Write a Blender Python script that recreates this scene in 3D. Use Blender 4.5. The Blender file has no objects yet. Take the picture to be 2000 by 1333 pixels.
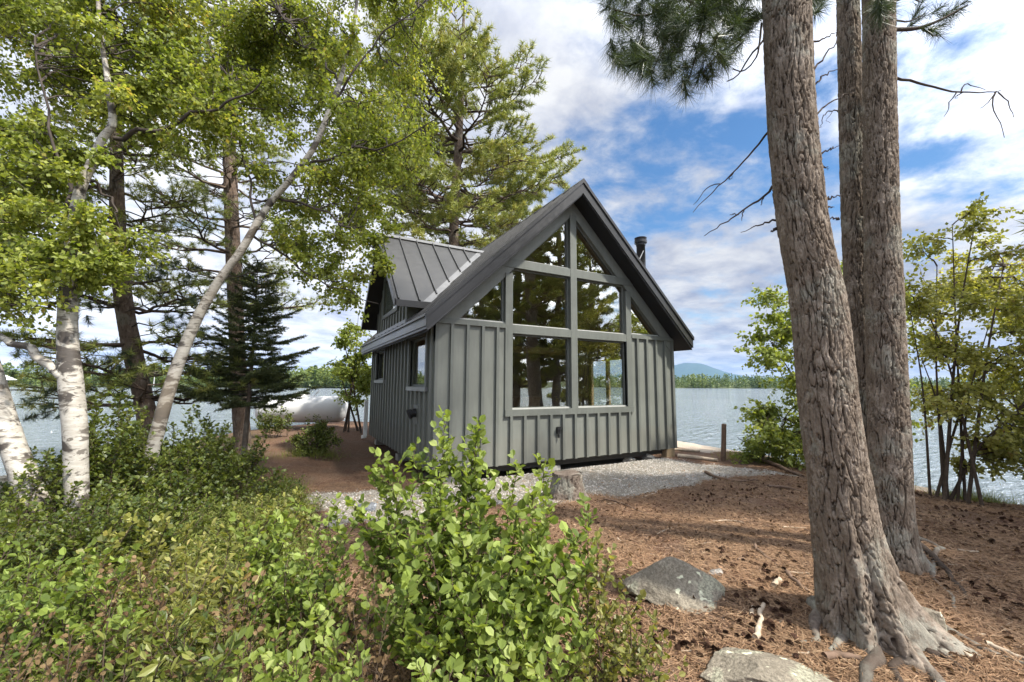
import bpy, math, random
import numpy as np
R_ = math.radians
rng = np.random.default_rng(7)
random.seed(7)
scn = bpy.context.scene
COL = scn.collection

# ---------------------------------------------------------------- camera
F = 796.5; PITCH = .1066; ROLL = .0054; YAW = .5009
CAM = np.array([-2.2564, -6.9582, 1.5047])
_c, _s = math.cos(YAW), math.sin(YAW)
FWD = np.array([_s, _c, 0.]); RT = np.array([_c, -_s, 0.]); UP = np.array([0, 0, 1.])
F2 = FWD*math.cos(PITCH) + UP*math.sin(PITCH); U2 = UP*math.cos(PITCH) - FWD*math.sin(PITCH)
R3 = RT*math.cos(ROLL) + U2*math.sin(ROLL); U3 = U2*math.cos(ROLL) - RT*math.sin(ROLL)
cd = bpy.data.cameras.new('camera'); cam = bpy.data.objects.new('camera', cd); COL.objects.link(cam)
cd.sensor_width = 36; cd.lens = F/2000*36; cd.clip_start = .05; cd.clip_end = 30000
from mathutils import Matrix
cam.matrix_world = Matrix([[R3[0], U3[0], -F2[0], CAM[0]], [R3[1], U3[1], -F2[1], CAM[1]],
                           [R3[2], U3[2], -F2[2], CAM[2]], [0, 0, 0, 1]])
scn.camera = cam

# ---------------------------------------------------------------- light, sky
SUN_EL, SUN_AZ = R_(55), R_(32)            # azimuth measured from the house's front normal (-y) towards +x
SUND = np.array([math.sin(SUN_AZ)*math.cos(SUN_EL), -math.cos(SUN_AZ)*math.cos(SUN_EL), math.sin(SUN_EL)])
sd_ = bpy.data.lights.new('sun', 'SUN'); sd_.energy = 3.6; sd_.angle = R_(2.6); sd_.color = (1, .95, .86)
sun = bpy.data.objects.new('sun', sd_); COL.objects.link(sun)
from mathutils import Vector
sun.rotation_euler = Vector(SUND).to_track_quat('Z', 'Y').to_euler()
sun.location = (3, -8, 30)

w = bpy.data.worlds.new('World'); scn.world = w; w.use_nodes = True
nt = w.node_tree; nt.nodes.clear(); N = nt.nodes; Lk = nt.links
def nd(t, **k):
    n = N.new(t)
    for a, b in k.items(): setattr(n, a, b)
    return n
def mth(op, a, b=None, clamp=False):
    n = nd('ShaderNodeMath', operation=op); n.use_clamp = clamp
    for i, v in enumerate((a, b)):
        if v is None: continue
        if isinstance(v, (int, float)): n.inputs[i].default_value = v
        else: Lk.new(v, n.inputs[i])
    return n.outputs[0]
sky = nd('ShaderNodeTexSky', sky_type='NISHITA'); sky.sun_disc = False
sky.sun_elevation = SUN_EL; sky.sun_rotation = math.atan2(SUND[0], SUND[1]); sky.air_density = 1.1; sky.dust_density = .6; sky.ozone_density = 2.5
tc = nd('ShaderNodeTexCoord'); sx = nd('ShaderNodeSeparateXYZ'); Lk.new(tc.outputs['Generated'], sx.inputs[0])
zc = mth('MAXIMUM', sx.outputs[2], 0.0)
den = mth('ADD', zc, .16)
cx_ = nd('ShaderNodeCombineXYZ'); Lk.new(mth('DIVIDE', sx.outputs[0], den), cx_.inputs[0]); Lk.new(mth('DIVIDE', sx.outputs[1], den), cx_.inputs[1])
def noise(vec, scale, detail, rough, dist=0., off=(0, 0, 0), sc=(1, 1, 1), rot=0):
    mp = nd('ShaderNodeMapping'); mp.inputs['Location'].default_value = off; mp.inputs['Scale'].default_value = sc; mp.inputs['Rotation'].default_value = (0, 0, rot)
    Lk.new(vec, mp.inputs[0])
    n = nd('ShaderNodeTexNoise'); n.inputs['Scale'].default_value = scale; n.inputs['Detail'].default_value = detail
    n.inputs['Roughness'].default_value = rough; n.inputs['Distortion'].default_value = dist
    Lk.new(mp.outputs[0], n.inputs['Vector']); return n.outputs[0]
CLOUD_OFF = (3.1, 1.7, 0)
n_big = noise(cx_.outputs[0], .95, 3, .5, .3, CLOUD_OFF)
n_mid = noise(cx_.outputs[0], 3.4, 10, .62, .15, (5.2, 9.1, 0), (1, 1.25, 1), 1.0)
n_sh = noise(cx_.outputs[0], 3.0, 8, .62, .2, (1.2, 3.3, 0))
cov = mth('ADD', mth('MULTIPLY', n_big, .62), mth('MULTIPLY', n_mid, .66))
# more cloud low over the lake
low = mth('MULTIPLY', mth('SUBTRACT', .32, zc, True), .75)
cov = mth('ADD', cov, low)
lf_ = nd('ShaderNodeVectorMath', operation='DOT_PRODUCT'); Lk.new(tc.outputs['Generated'], lf_.inputs[0]); lf_.inputs[1].default_value = (-.877+.2, .48+.3, 0)
cov = mth('ADD', cov, mth('MULTIPLY', mth('MAXIMUM', lf_.outputs['Value'], 0.0), .22))
rp = nd('ShaderNodeValToRGB'); rp.color_ramp.elements[0].position = .50; rp.color_ramp.elements[1].position = .74
rp.color_ramp.interpolation = 'EASE'
Lk.new(cov, rp.inputs[0])
sh = nd('ShaderNodeValToRGB'); e = sh.color_ramp.elements
e[0].position = .34; e[0].color = (.165, .182, .232, 1); e[1].position = .62; e[1].color = (.335, .338, .346, 1)
Lk.new(n_sh, sh.inputs[0])
skm = nd('ShaderNodeMixRGB', blend_type='MULTIPLY'); skm.inputs[0].default_value = 1; skm.inputs[2].default_value = (.068, .068, .068, 1)
hs = nd('ShaderNodeHueSaturation'); hs.inputs['Saturation'].default_value = 1.25; Lk.new(sky.outputs[0], hs.inputs['Color']); Lk.new(hs.outputs[0], skm.inputs[1])
mx = nd('ShaderNodeMixRGB'); Lk.new(rp.outputs[0], mx.inputs[0]); Lk.new(skm.outputs[0], mx.inputs[1]); Lk.new(sh.outputs[0], mx.inputs[2])
# cloud towards the sun, unseen behind the camera, brightened to add fill light
sdt = nd('ShaderNodeVectorMath', operation='DOT_PRODUCT'); Lk.new(tc.outputs['Generated'], sdt.inputs[0]); sdt.inputs[1].default_value = tuple(SUND)
gl_ = nd('ShaderNodeMapRange'); gl_.interpolation_type = 'SMOOTHSTEP'; gl_.inputs['From Min'].default_value = .32; gl_.inputs['From Max'].default_value = .95; gl_.inputs['To Min'].default_value = 1; gl_.inputs['To Max'].default_value = 6.5
Lk.new(sdt.outputs['Value'], gl_.inputs['Value'])
vm = nd('ShaderNodeVectorMath', operation='SCALE'); Lk.new(sh.outputs[0], vm.inputs[0]); Lk.new(mth('MULTIPLY', gl_.outputs[0], mth('ADD', 1.0, mth('MULTIPLY', mth('MAXIMUM', lf_.outputs['Value'], 0.0), .75))), vm.inputs['Scale']); Lk.new(vm.outputs[0], mx.inputs[2])
bg = nd('ShaderNodeBackground'); bg.inputs[1].default_value = 1.0; Lk.new(mx.outputs[0], bg.inputs[0])
wo = nd('ShaderNodeOutputWorld'); Lk.new(bg.outputs[0], wo.inputs[0])

vs = scn.view_settings
vs.view_transform = 'Standard'; vs.look = 'None'; vs.gamma = 1; vs.exposure = 1.3
scn.render.engine = 'CYCLES'
cy = scn.cycles
cy.use_denoising = True; cy.denoiser = 'OPENIMAGEDENOISE'
cy.max_bounces = 6; cy.diffuse_bounces = 3; cy.glossy_bounces = 3; cy.transmission_bounces = 4; cy.transparent_max_bounces = 8; cy.volume_bounces = 0
cy.caustics_reflective = False; cy.caustics_refractive = False

# ---------------------------------------------------------------- maths helpers
def ray(px, py): return F2 + R3*(px-1000)/F - U3*(py-666.5)/F
def lv(px, py, D):
    """point seen at (px,py) whose level distance ahead of the camera is D"""
    r = ray(px, py); return CAM + r*(D/(r@FWD))
def onz(px, py, z): r = ray(px, py); return CAM + r*((z-CAM[2])/r[2])
def onp(px, py, ax, v): r = ray(px, py); return CAM + r*((v-CAM[ax])/r[ax])
def sstep(t): t = np.clip(t, 0, 1); return t*t*(3-2*t)
def hsh(i, j, k, seed):
    i = np.asarray(i).astype(np.int64); j = np.asarray(j).astype(np.int64); k = np.asarray(k).astype(np.int64)
    h = (i*374761393 + j*668265263 + k*2147483647 + seed*144665) & 0xffffffff
    h = ((h ^ (h >> 13))*1274126177) & 0xffffffff
    h = ((h ^ (h >> 16))*2246822519) & 0xffffffff
    return ((h ^ (h >> 15)) & 0xffffff)/16777215.
def vnoise(p, seed=0):
    p = np.asarray(p, float); i = np.floor(p); f = p-i; f = f*f*(3-2*f)
    x, y, z = i[..., 0], i[..., 1], i[..., 2]; o = 0
    for a in (0, 1):
        for b in (0, 1):
            for c in (0, 1):
                o = o + hsh(x+a, y+b, z+c, seed)*(f[..., 0] if a else 1-f[..., 0])*(f[..., 1] if b else 1-f[..., 1])*(f[..., 2] if c else 1-f[..., 2])
    return o
def fbm(p, oct=4, seed=0, gain=.5):
    p = np.asarray(p, float); a = 1.; t = 0; s = 0
    for o in range(oct):
        s = s + a*vnoise(p*2.03**o, seed+o*17); t += a; a *= gain
    return s/t
def p3(x, y, z=0.): x, y, z = np.broadcast_arrays(x, y, z); return np.stack([x, y, z], -1)
def unit(v): v = np.asarray(v, float); return v/np.maximum(np.linalg.norm(v, axis=-1, keepdims=True), 1e-9)
def smooth_path(pts, n):
    """Catmull-Rom through rows of pts (any number of columns), n samples"""
    P = np.asarray(pts, float)
    if len(P) == 2: return P[0] + np.linspace(0, 1, n)[:, None]*(P[1]-P[0])
    Q = np.vstack([2*P[0]-P[1], P, 2*P[-1]-P[-2]])
    L = np.concatenate([[0], np.cumsum(np.linalg.norm(np.diff(P[:, :3], axis=0), axis=1))])
    s = np.linspace(0, L[-1], n); k = np.clip(np.searchsorted(L, s, 'right')-1, 0, len(P)-2)
    t = ((s-L[k])/np.maximum(L[k+1]-L[k], 1e-9))[:, None]
    a, b, c, d = Q[k], Q[k+1], Q[k+2], Q[k+3]
    return .5*(2*b + (c-a)*t + (2*a-5*b+4*c-d)*t*t + (3*b-a-3*c+d)*t**3)

# ---------------------------------------------------------------- the lie of the land
WATER = -.9
SHORE = np.array([(12.3, 5.2), (12.8, 2.), (11.9, -1.5), (10.6, -4.2), (11.6, -8), (17, -12), (15, -20), (5, -27), (-10, -28), (-18, -18), (-15, -8),
                  (-10.5, -1), (-8.3, 3), (-8.2, 8), (-7.5, 12), (-5, 15.5), (-1, 17.5), (4, 16.5), (8.5, 12)])
def shore_d(x, y):
    x = np.asarray(x, float); y = np.asarray(y, float); d = np.full(x.shape, 1e9); ins = np.zeros(x.shape, bool)
    for i in range(len(SHORE)):
        a = SHORE[i]; b = SHORE[(i+1) % len(SHORE)]; e = b-a
        t = np.clip(((x-a[0])*e[0]+(y-a[1])*e[1])/(e@e), 0, 1)
        d = np.minimum(d, np.hypot(x-a[0]-t*e[0], y-a[1]-t*e[1]))
        c = (a[1] > y) != (b[1] > y)
        with np.errstate(divide='ignore', invalid='ignore'):
            ins ^= c & (x < e[0]*(y-a[1])/(e[1] if e[1] else 1e-9)+a[0])
    return np.where(ins, d, -d)
def gz(x, y):
    x = np.asarray(x, float); y = np.asarray(y, float)
    d = shore_d(x, y) + (fbm(p3(x*.5, y*.5), 3, 5)-.5)*1.2
    h = np.where(d > 0, WATER + .80*sstep(d/5.2), WATER + np.maximum(.25*d, -1.6))
    land = sstep(d/3)
    h = h + land*((fbm(p3(x*.45, y*.45), 3, 11)-.5)*.16)
    h = h + .14*np.exp(-(((x-1.6)/1.6)**2+((y+5.2)/1.2)**2))
    h = h + land*(.07*(fbm(p3(x*2.2, y*2.2), 3, 12)-.5))
    # levelled building pad
    q = np.maximum(np.maximum(-x-.2, x-6.2), np.maximum(-y-1.0, y-6.3)); k = 1-sstep(q/1.6)
    h = h*(1-k) + k*(-.17+.02*(fbm(p3(x*2, y*2), 2, 3)-.5))
    inside = 1-sstep(np.maximum(np.maximum(-x+.15, x-5.95), np.maximum(-y+.15, y-5.9))/.3)
    return h - .12*inside
def g1(x, y): return float(gz(np.array([x]), np.array([y]))[0])
def gp(px, py):
    z = -.05
    for _ in range(8):
        p = onz(px, py, z); z = .5*z+.5*g1(p[0], p[1])
    p = onz(px, py, z); p[2] = g1(p[0], p[1]); return p
def foot(px, D):
    """point on the ground under image column px at level distance D"""
    p = lv(px, 750, D); return np.array([p[0], p[1], g1(p[0], p[1])])

def grav_edge(x, y):
    """below zero on the gravel apron"""
    n = (fbm(p3(x*1.1, y*1.1), 3, 21)-.5)*1.1
    a = np.maximum(np.maximum(-1.7-x, x-5.6), np.maximum(-2.05-.12*(x-2)-y, y-1.2))
    return np.maximum(a, np.where(x < .2, y+.35-1.2*np.maximum(x, -.5)*0, -9))+n
# ---------------------------------------------------------------- mesh helpers
class MB:
    def __init__(s): s.V = []; s.Q = []; s.T = []; s.G = []; s.A = []; s.n = 0
    def add(s, V, quads=None, tris=None, ngons=None, attr=None):
        V = np.asarray(V, float).reshape(-1, 3); o = s.n; s.V.append(V); s.n += len(V)
        if quads is not None and len(quads): s.Q.append(np.asarray(quads).reshape(-1, 4)+o)
        if tris is not None and len(tris): s.T.append(np.asarray(tris).reshape(-1, 3)+o)
        if ngons: s.G += [[i+o for i in g] for g in ngons]
        a = np.full(len(V), .5) if attr is None else np.broadcast_to(np.asarray(attr, float), (len(V),))
        s.A.append(a); return s
    def box(s, x0, x1, y0, y1, z0, z1):
        V = [(x, y, z) for z in (z0, z1) for y in (y0, y1) for x in (x0, x1)]
        return s.add(V, [(0, 2, 3, 1), (4, 5, 7, 6), (0, 1, 5, 4), (1, 3, 7, 5), (3, 2, 6, 7), (2, 0, 4, 6)], attr=rng.random())
    def obox(s, c, ax, ay, az):
        """oriented box: centre and three half-axis vectors"""
        c, ax, ay, az = map(np.asarray, (c, ax, ay, az))
        V = [c+i*ax+j*ay+k*az for k in (-1, 1) for j in (-1, 1) for i in (-1, 1)]
        return s.add(V, [(0, 2, 3, 1), (4, 5, 7, 6), (0, 1, 5, 4), (1, 3, 7, 5), (3, 2, 6, 7), (2, 0, 4, 6)], attr=rng.random())
    def prism(s, poly, axis, a, b):
        """polygon in the two other axes (in xyz order), extruded along axis from a to b"""
        n = len(poly); V = []
        for t in (a, b):
            for p in poly:
                q = list(p); q.insert(axis, t); V.append(q)
        g = [list(range(n))[::-1], list(range(n, 2*n))] + [[i, (i+1) % n, n+(i+1) % n, n+i] for i in range(n)]
        return s.add(V, ngons=g)
    def tube(s, path, rad, n=8, cap=True, attr=None):
        P = np.asarray(path, float); k = len(P); rad = np.broadcast_to(np.asarray(rad, float), (k,))
        T = unit(np.gradient(P, axis=0)); ref = np.array([0, 0, 1.]) if abs(T[:, 2]).mean() < .8 else np.array([1., 0, 0])
        a = unit(np.cross(T, ref)); b = np.cross(T, a)
        th = np.arange(n)*2*math.pi/n
        V = P[:, None] + rad[:, None, None]*(np.cos(th)[None, :, None]*a[:, None]+np.sin(th)[None, :, None]*b[:, None])
        i = np.arange(k-1)[:, None]*n; j = np.arange(n)[None]; j2 = (j+1) % n
        q = np.stack([i+j, i+j2, i+n+j2, i+n+j], -1).reshape(-1, 4)
        at = rng.random() if attr is None else attr
        s.add(V.reshape(-1, 3), q, ngons=[list(range(n)), list(range((k-1)*n, k*n))[::-1]] if cap else None, attr=at); return s
    def leaves(s, pos, ax, nr, L, W, kind=0, attr=None):
        pos = np.asarray(pos, float); n = len(pos)
        if n == 0: return s
        ax = unit(ax); sd = unit(np.cross(nr, ax)); nr = np.cross(ax, sd)
        L = np.broadcast_to(L, (n,))[:, None]; W = np.broadcast_to(W, (n,))[:, None]*.5
        at = rng.random(n) if attr is None else attr
        if kind == 0:
            V = np.stack([pos, pos+ax*L*.5+sd*W, pos+ax*L, pos+ax*L*.5-sd*W], 1); k = 4; f = [(0, 1, 2, 3)]
        elif kind == 1:
            V = np.stack([pos, pos+ax*L*.28+sd*W*.9+nr*W*.22, pos+ax*L*.68+sd*W*.95+nr*W*.22, pos+ax*L-nr*L*.08,
                          pos+ax*L*.68-sd*W*.95+nr*W*.22, pos+ax*L*.28-sd*W*.9+nr*W*.22], 1); k = 6
            f = [(0, 3, 2, 1), (0, 5, 4, 3)]
        if kind == 2:
            V = np.stack([pos-sd*W, pos+sd*W, pos+ax*L], 1)
            s.add(V.reshape(-1, 3), tris=np.arange(3*n).reshape(n, 3), attr=np.repeat(at, 3)); return s
        q = (np.arange(n)[:, None, None]*k + np.array(f)[None]).reshape(-1, 4)
        s.add(V.reshape(-1, 3), q, attr=np.repeat(at, k)); return s
    def build(s, name, mat, parent=None, smooth=False, loc=None):
        V = np.concatenate(s.V); Q = np.concatenate(s.Q) if s.Q else np.zeros((0, 4), int); T = np.concatenate(s.T) if s.T else np.zeros((0, 3), int)
        off = np.zeros(3) if loc is None else np.asarray(loc, float)
        me = bpy.data.meshes.new(name); gl = [len(g) for g in s.G]; gi = np.array([i for g in s.G for i in g], int)
        idx = np.concatenate([Q.ravel(), T.ravel(), gi]).astype(np.int32)
        tot = np.concatenate([np.full(len(Q), 4), np.full(len(T), 3), np.array(gl, int)]).astype(np.int32)
        me.vertices.add(len(V)); me.vertices.foreach_set('co', (V-off).astype(np.float32).ravel())
        me.loops.add(len(idx)); me.loops.foreach_set('vertex_index', idx)
        me.polygons.add(len(tot)); me.polygons.foreach_set('loop_start', (np.cumsum(tot)-tot).astype(np.int32)); me.polygons.foreach_set('loop_total', tot)
        me.polygons.foreach_set('use_smooth', np.full(len(tot), smooth))
        at = me.attributes.new('rnd', 'FLOAT', 'POINT'); at.data.foreach_set('value', np.concatenate(s.A).astype(np.float32))
        me.update(calc_edges=True); me.materials.append(mat)
        o = bpy.data.objects.new(name, me); COL.objects.link(o); o.location = off
        if parent is not None:
            w_ = np.zeros(3); q = parent
            while q is not None: w_ = w_+np.array(q.location); q = q.parent
            o.parent = parent; o.location = off-w_
        return o
def tag(o, label, cat, group=None, kind=None):
    if label: o['label'] = label
    if cat: o['category'] = cat
    if group: o['group'] = group
    if kind: o['kind'] = kind
    return o
def thing(name, label, cat, loc=(0, 0, 0), group=None):
    o = bpy.data.objects.new(name, None); COL.objects.link(o); o.location = loc; o.empty_display_size = .2
    return tag(o, label, cat, group)

# ---------------------------------------------------------------- materials
class M:
    def __init__(s, name):
        s.m = bpy.data.materials.new(name); s.m.use_nodes = True; s.t = s.m.node_tree; s.t.nodes.clear()
        s.out = s.n('ShaderNodeOutputMaterial'); s.tc = s.n('ShaderNodeTexCoord')
    def n(s, t, **k):
        n = s.t.nodes.new(t)
        for a, b in k.items(): setattr(n, a, b)
        return n
    def l(s, a, b): s.t.links.new(a, b)
    def v(s, sock, val):
        if hasattr(val, 'is_linked') or hasattr(val, 'node'): s.l(val, sock)
        else: sock.default_value = val
    def noise(s, scale, detail=5, rough=.55, sc=(1, 1, 1), dist=0., coord='Object'):
        mp = s.n('ShaderNodeMapping'); mp.inputs['Scale'].default_value = sc; s.l(s.tc.outputs[coord], mp.inputs[0])
        n = s.n('ShaderNodeTexNoise'); n.inputs['Scale'].default_value = scale; n.inputs['Detail'].default_value = detail; n.inputs['Roughness'].default_value = rough; n.inputs['Distortion'].default_value = dist
        s.l(mp.outputs[0], n.inputs['Vector']); return n.outputs[0]
    def voro(s, scale, sc=(1, 1, 1), feat='F1'):
        mp = s.n('ShaderNodeMapping'); mp.inputs['Scale'].default_value = sc; s.l(s.tc.outputs['Object'], mp.inputs[0])
        n = s.n('ShaderNodeTexVoronoi', feature=feat); n.inputs['Scale'].default_value = scale; s.l(mp.outputs[0], n.inputs['Vector']); return n
    def attr(s, name='rnd'): return s.n('ShaderNodeAttribute', attribute_name=name).outputs['Fac']
    def ramp(s, fac, stops):
        r = s.n('ShaderNodeValToRGB'); el = r.color_ramp.elements
        for i, (p, c) in enumerate(stops):
            e = el[i] if i < 2 else el.new(p)
            e.position = p; c = (c, c, c) if isinstance(c, (int, float)) else c; e.color = (*c, 1)
        s.l(fac, r.inputs[0]); return r.outputs[0]
    def mix(s, f, a, b, mode='MIX'):
        m = s.n('ShaderNodeMixRGB', blend_type=mode)
        for i, x in enumerate((f, a, b)):
            if isinstance(x, tuple) and len(x) == 3: x = (*x, 1)
            s.v(m.inputs[i], x)
        return m.outputs[0]
    def math(s, op, a, b=0., clamp=False):
        m = s.n('ShaderNodeMath', operation=op); m.use_clamp = clamp; s.v(m.inputs[0], a); s.v(m.inputs[1], b); return m.outputs[0]
    def bump(s, h, strength=.3, dist=.02):
        b = s.n('ShaderNodeBump'); b.inputs['Strength'].default_value = strength; b.inputs['Distance'].default_value = dist; s.l(h, b.inputs['Height']); return b.outputs[0]
    def pbr(s, col, rough=.6, bump=None, spec=.5, metal=0., coat=0.):
        p = s.n('ShaderNodeBsdfPrincipled')
        if isinstance(col, tuple) and len(col) == 3: col = (*col, 1)
        s.v(p.inputs['Base Color'], col); s.v(p.inputs['Roughness'], rough); p.inputs['Specular IOR Level'].default_value = spec; p.inputs['Metallic'].default_value = metal
        if bump is not None: s.l(bump, p.inputs['Normal'])
        s.l(p.outputs[0], s.out.inputs[0]); s.p = p; return s.m
def simple(name, col, rough=.6, var=.25, scale=8, spec=.5, bump=.1, metal=0., sc=(1, 1, 1)):
    m = M(name); n = m.noise(scale, 6, .6, sc)
    c = m.ramp(n, [(.25, tuple(x*(1-var) for x in col)), (.75, tuple(min(1, x*(1+var)) for x in col))])
    return m.pbr(c, rough, m.bump(n, bump, .01) if bump else None, spec, metal)
def leaf_mat(name, stops, back=1.5, trans=.35, rough=.45, gloss=.35):
    m = M(name); c = m.ramp(m.attr(), stops)
    pl = m.noise(.9, 3, .5)
    c = m.mix(1., c, m.ramp(pl, [(.3, (.82, .86, .8)), (.7, (1.15, 1.1, 1.05))]), 'MULTIPLY')
    g = m.n('ShaderNodeNewGeometry')
    cb = m.mix(.55, c, tuple(x*back for x in stops[len(stops)//2][1]))
    c2 = m.mix(g.outputs['Backfacing'], c, cb)
    m.pbr(c2, rough, None, gloss)
    t = m.n('ShaderNodeBsdfTranslucent'); ct = m.mix(1., c2, (1.5, 1.45, .6), 'MULTIPLY'); m.l(ct, t.inputs[0])
    x = m.n('ShaderNodeMixShader'); x.inputs[0].default_value = trans; m.l(m.p.outputs[0], x.inputs[1]); m.l(t.outputs[0], x.inputs[2]); m.l(x.outputs[0], m.out.inputs[0])
    return m.m

MT = {}
def paint(name, col, rough=.55):
    m = M(name)
    n1 = m.noise(1.3, 4, .6); n2 = m.noise(14, 5, .6, (1, 1, .12)); n3 = m.noise(160, 2, .5, (1, 1, .2))
    c = m.ramp(n1, [(.3, tuple(x*.9 for x in col)), (.7, tuple(x*1.1 for x in col))])
    c = m.mix(.5, c, m.ramp(n2, [(.3, (.8, .8, .8)), (.7, (1.15, 1.15, 1.15))]), 'MULTIPLY')
    sp = m.n('ShaderNodeSeparateXYZ'); m.l(m.tc.outputs['Object'], sp.inputs[0])
    dirt = m.math('ADD', sp.outputs[2], m.math('MULTIPLY', m.noise(5, 6, .7), -.9)); c = m.mix(m.ramp(dirt, [(0., .22), (.12, 0.)]), c, (.17, .15, .12))
    h = m.math('ADD', m.math('MULTIPLY', n2, .6), m.math('MULTIPLY', n3, .4))
    return m.pbr(c, m.ramp(n1, [(.2, rough-.08), (.8, rough+.1)]), m.bump(h, .12, .006), .4)
MT['siding'] = paint('grey_green_siding', (.166, .174, .152))
MT['trim'] = paint('grey_green_trim', (.128, .136, .120), .5)
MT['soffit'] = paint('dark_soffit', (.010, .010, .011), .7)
def metal_roof(name, col):
    m = M(name); n1 = m.noise(.8, 4, .6); n2 = m.noise(9, 5, .6)
    c = m.ramp(m.math('ADD', m.math('MULTIPLY', n1, .6), m.math('MULTIPLY', n2, .4)), [(.3, tuple(x*.75 for x in col)), (.7, tuple(x*1.3 for x in col))])
    return m.pbr(c, m.ramp(n2, [(.25, .3), (.75, .46)]), m.bump(n1, .06, .02), .5, .15)
MT['roof'] = metal_roof('charcoal_metal_roof', (.058, .057, .055))
MT['fascia'] = metal_roof('dark_metal_fascia', (.032, .031, .030))
MT['drip'] = metal_roof('grey_metal_edge', (.17, .17, .17))
MT['black_pipe'] = simple('black_stove_pipe', (.02, .02, .022), .4, .3, 10)
MT['sill'] = simple('pale_vinyl_sill', (.42, .42, .39), .45, .1, 6)
MT['black_box'] = simple('black_plastic', (.012, .012, .012), .5, .3, 20)
MT['white_pipe'] = simple('white_plastic_pipe', (.72, .72, .7), .4, .08, 6)
MT['concrete'] = simple('pale_concrete', (.42, .40, .36), .85, .3, 14, .3, .4)
MT['woodpost'] = simple('raw_timber', (.30, .22, .13), .8, .35, 10, .3, .3, 0, (6, 6, 1))
MT['pinewood'] = simple('pale_pine_boards', (.34, .24, .13), .5, .25, 4, .4, .1, 0, (1, 1, 9))
MT['inwall'] = simple('pale_interior_wall', (.42, .38, .31), .7, .1, 3)
MT['floorwood'] = simple('pine_floor', (.22, .13, .06), .35, .3, 5, .5, .05, 0, (8, 1, 1))
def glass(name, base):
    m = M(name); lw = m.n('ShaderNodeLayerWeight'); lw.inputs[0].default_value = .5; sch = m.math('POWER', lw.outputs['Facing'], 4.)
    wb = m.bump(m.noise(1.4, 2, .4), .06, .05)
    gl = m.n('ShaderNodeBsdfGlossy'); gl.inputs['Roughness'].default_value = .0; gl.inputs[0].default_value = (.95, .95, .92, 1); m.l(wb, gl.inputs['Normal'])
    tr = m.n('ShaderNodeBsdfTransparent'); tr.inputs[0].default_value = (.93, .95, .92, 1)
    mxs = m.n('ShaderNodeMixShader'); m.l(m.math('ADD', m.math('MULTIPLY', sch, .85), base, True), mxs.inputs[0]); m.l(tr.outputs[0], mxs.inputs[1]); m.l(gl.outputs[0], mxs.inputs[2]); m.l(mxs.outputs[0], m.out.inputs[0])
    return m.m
MT['glass'] = glass('window_glass', .26)
MT['glass_side'] = glass('dim_reflection_glass', .03)  # same glass, reflection dimmed in the material to stand for shaded woods

# bark: 'rnd' holds how far out on its plate a point lies (0 in a crack, 1 on a plate)
def bark(name, crack, plate, pale, lich=(.30, .33, .25), lichen=.6):
    m = M(name); a = m.attr(); n1 = m.noise(7, 6, .65); n2 = m.noise(60, 5, .65); n3 = m.noise(3.0, 5, .6)
    c = m.ramp(m.math('ADD', m.math('MULTIPLY', n1, .55), m.math('MULTIPLY', m.noise(15, 3, .6, (1, 1, .5)), .45)), [(.36, tuple(x*.8 for x in plate)), (.5, plate), (.62, pale)])
    c = m.mix(m.ramp(n2, [(.35, 0.), (.7, .6)]), c, tuple(x*.55 for x in plate))
    sp = m.n('ShaderNodeSeparateXYZ'); m.l(m.tc.outputs['Object'], sp.inputs[0]); lowz = m.ramp(sp.outputs[2], [(.0, .09), (.7, 0.)])
    c = m.mix(m.ramp(m.math('ADD', m.math('ADD', n3, lowz), m.math('MULTIPLY', n2, .25)), [(.66, 0.), (.76, lichen)]), c, lich)
    c = m.mix(m.ramp(m.noise(24, 4, .7, (1, 1, .35)), [(.32, .6), (.50, 0.)]), c, tuple(x*.5 for x in plate))
    c = m.mix(m.ramp(a, [(.12, 1.), (.62, 0.)]), c, crack)
    n6 = m.noise(34, 6, .75, (1, 1, .4))
    return m.pbr(c, .92, m.bump(m.math('ADD', m.math('MULTIPLY', n6, 1.3), m.math('MULTIPLY', a, .5)), .8, .015), .12)
MT['pinebark'] = bark('pine_bark', (.030, .021, .016), (.215, .17, .130), (.37, .31, .25), (.36, .36, .30), .5)
MT['pinebark_red'] = bark('red_pine_bark', (.045, .032, .025), (.15, .108, .082), (.25, .195, .155), (.3, .3, .25), .3)
MT['root'] = bark('weathered_root', (.06, .045, .035), (.16, .125, .10), (.28, .235, .19), (.34, .35, .29), .5)
MT['twig'] = simple('dead_twig', (.075, .058, .048), .9, .4, 20, .2, .3)
MT['stem'] = simple('shrub_stem', (.07, .05, .035), .85, .4, 20, .2, .3)
MT['stick'] = simple('bleached_stick', (.42, .34, .25), .85, .35, 16, .2, .4, 0, (1, 1, 1))
MT['stick_dark'] = simple('brown_stick', (.15, .10, .07), .9, .4, 16, .2, .4)
def birch_bark():
    m = M('birch_bark')
    n1 = m.noise(5, 5, .6, (1, 1, 3.2)); n2 = m.noise(2.2, 5, .62, (1, 1, 1.6), .6); n3 = m.noise(26, 4, .6, (1, 1, 5))
    c = m.ramp(n1, [(.3, (.27, .245, .205)), (.62, (.45, .42, .365))])
    c = m.mix(m.ramp(n3, [(.60, 0.), (.68, .75)]), c, (.10, .08, .065))          # lenticels
    c = m.mix(m.ramp(n2, [(.53, 0.), (.58, .94)]), c, (.04, .032, .027))          # black scars
    n5 = m.noise(7.5, 5, .6, (1, 1, 2.6), .8); c = m.mix(m.ramp(n5, [(.545, 0.), (.60, .85)]), c, (.09, .075, .06))
    c = m.mix(m.ramp(m.noise(1.5, 3, .5, (1, 1, .6)), [(.55, 0.), (.8, .45)]), c, (.42, .34, .25))
    return m.pbr(c, .62, m.bump(m.math('ADD', n1, n3), .35, .01), .3)
MT['birch'] = birch_bark()
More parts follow.
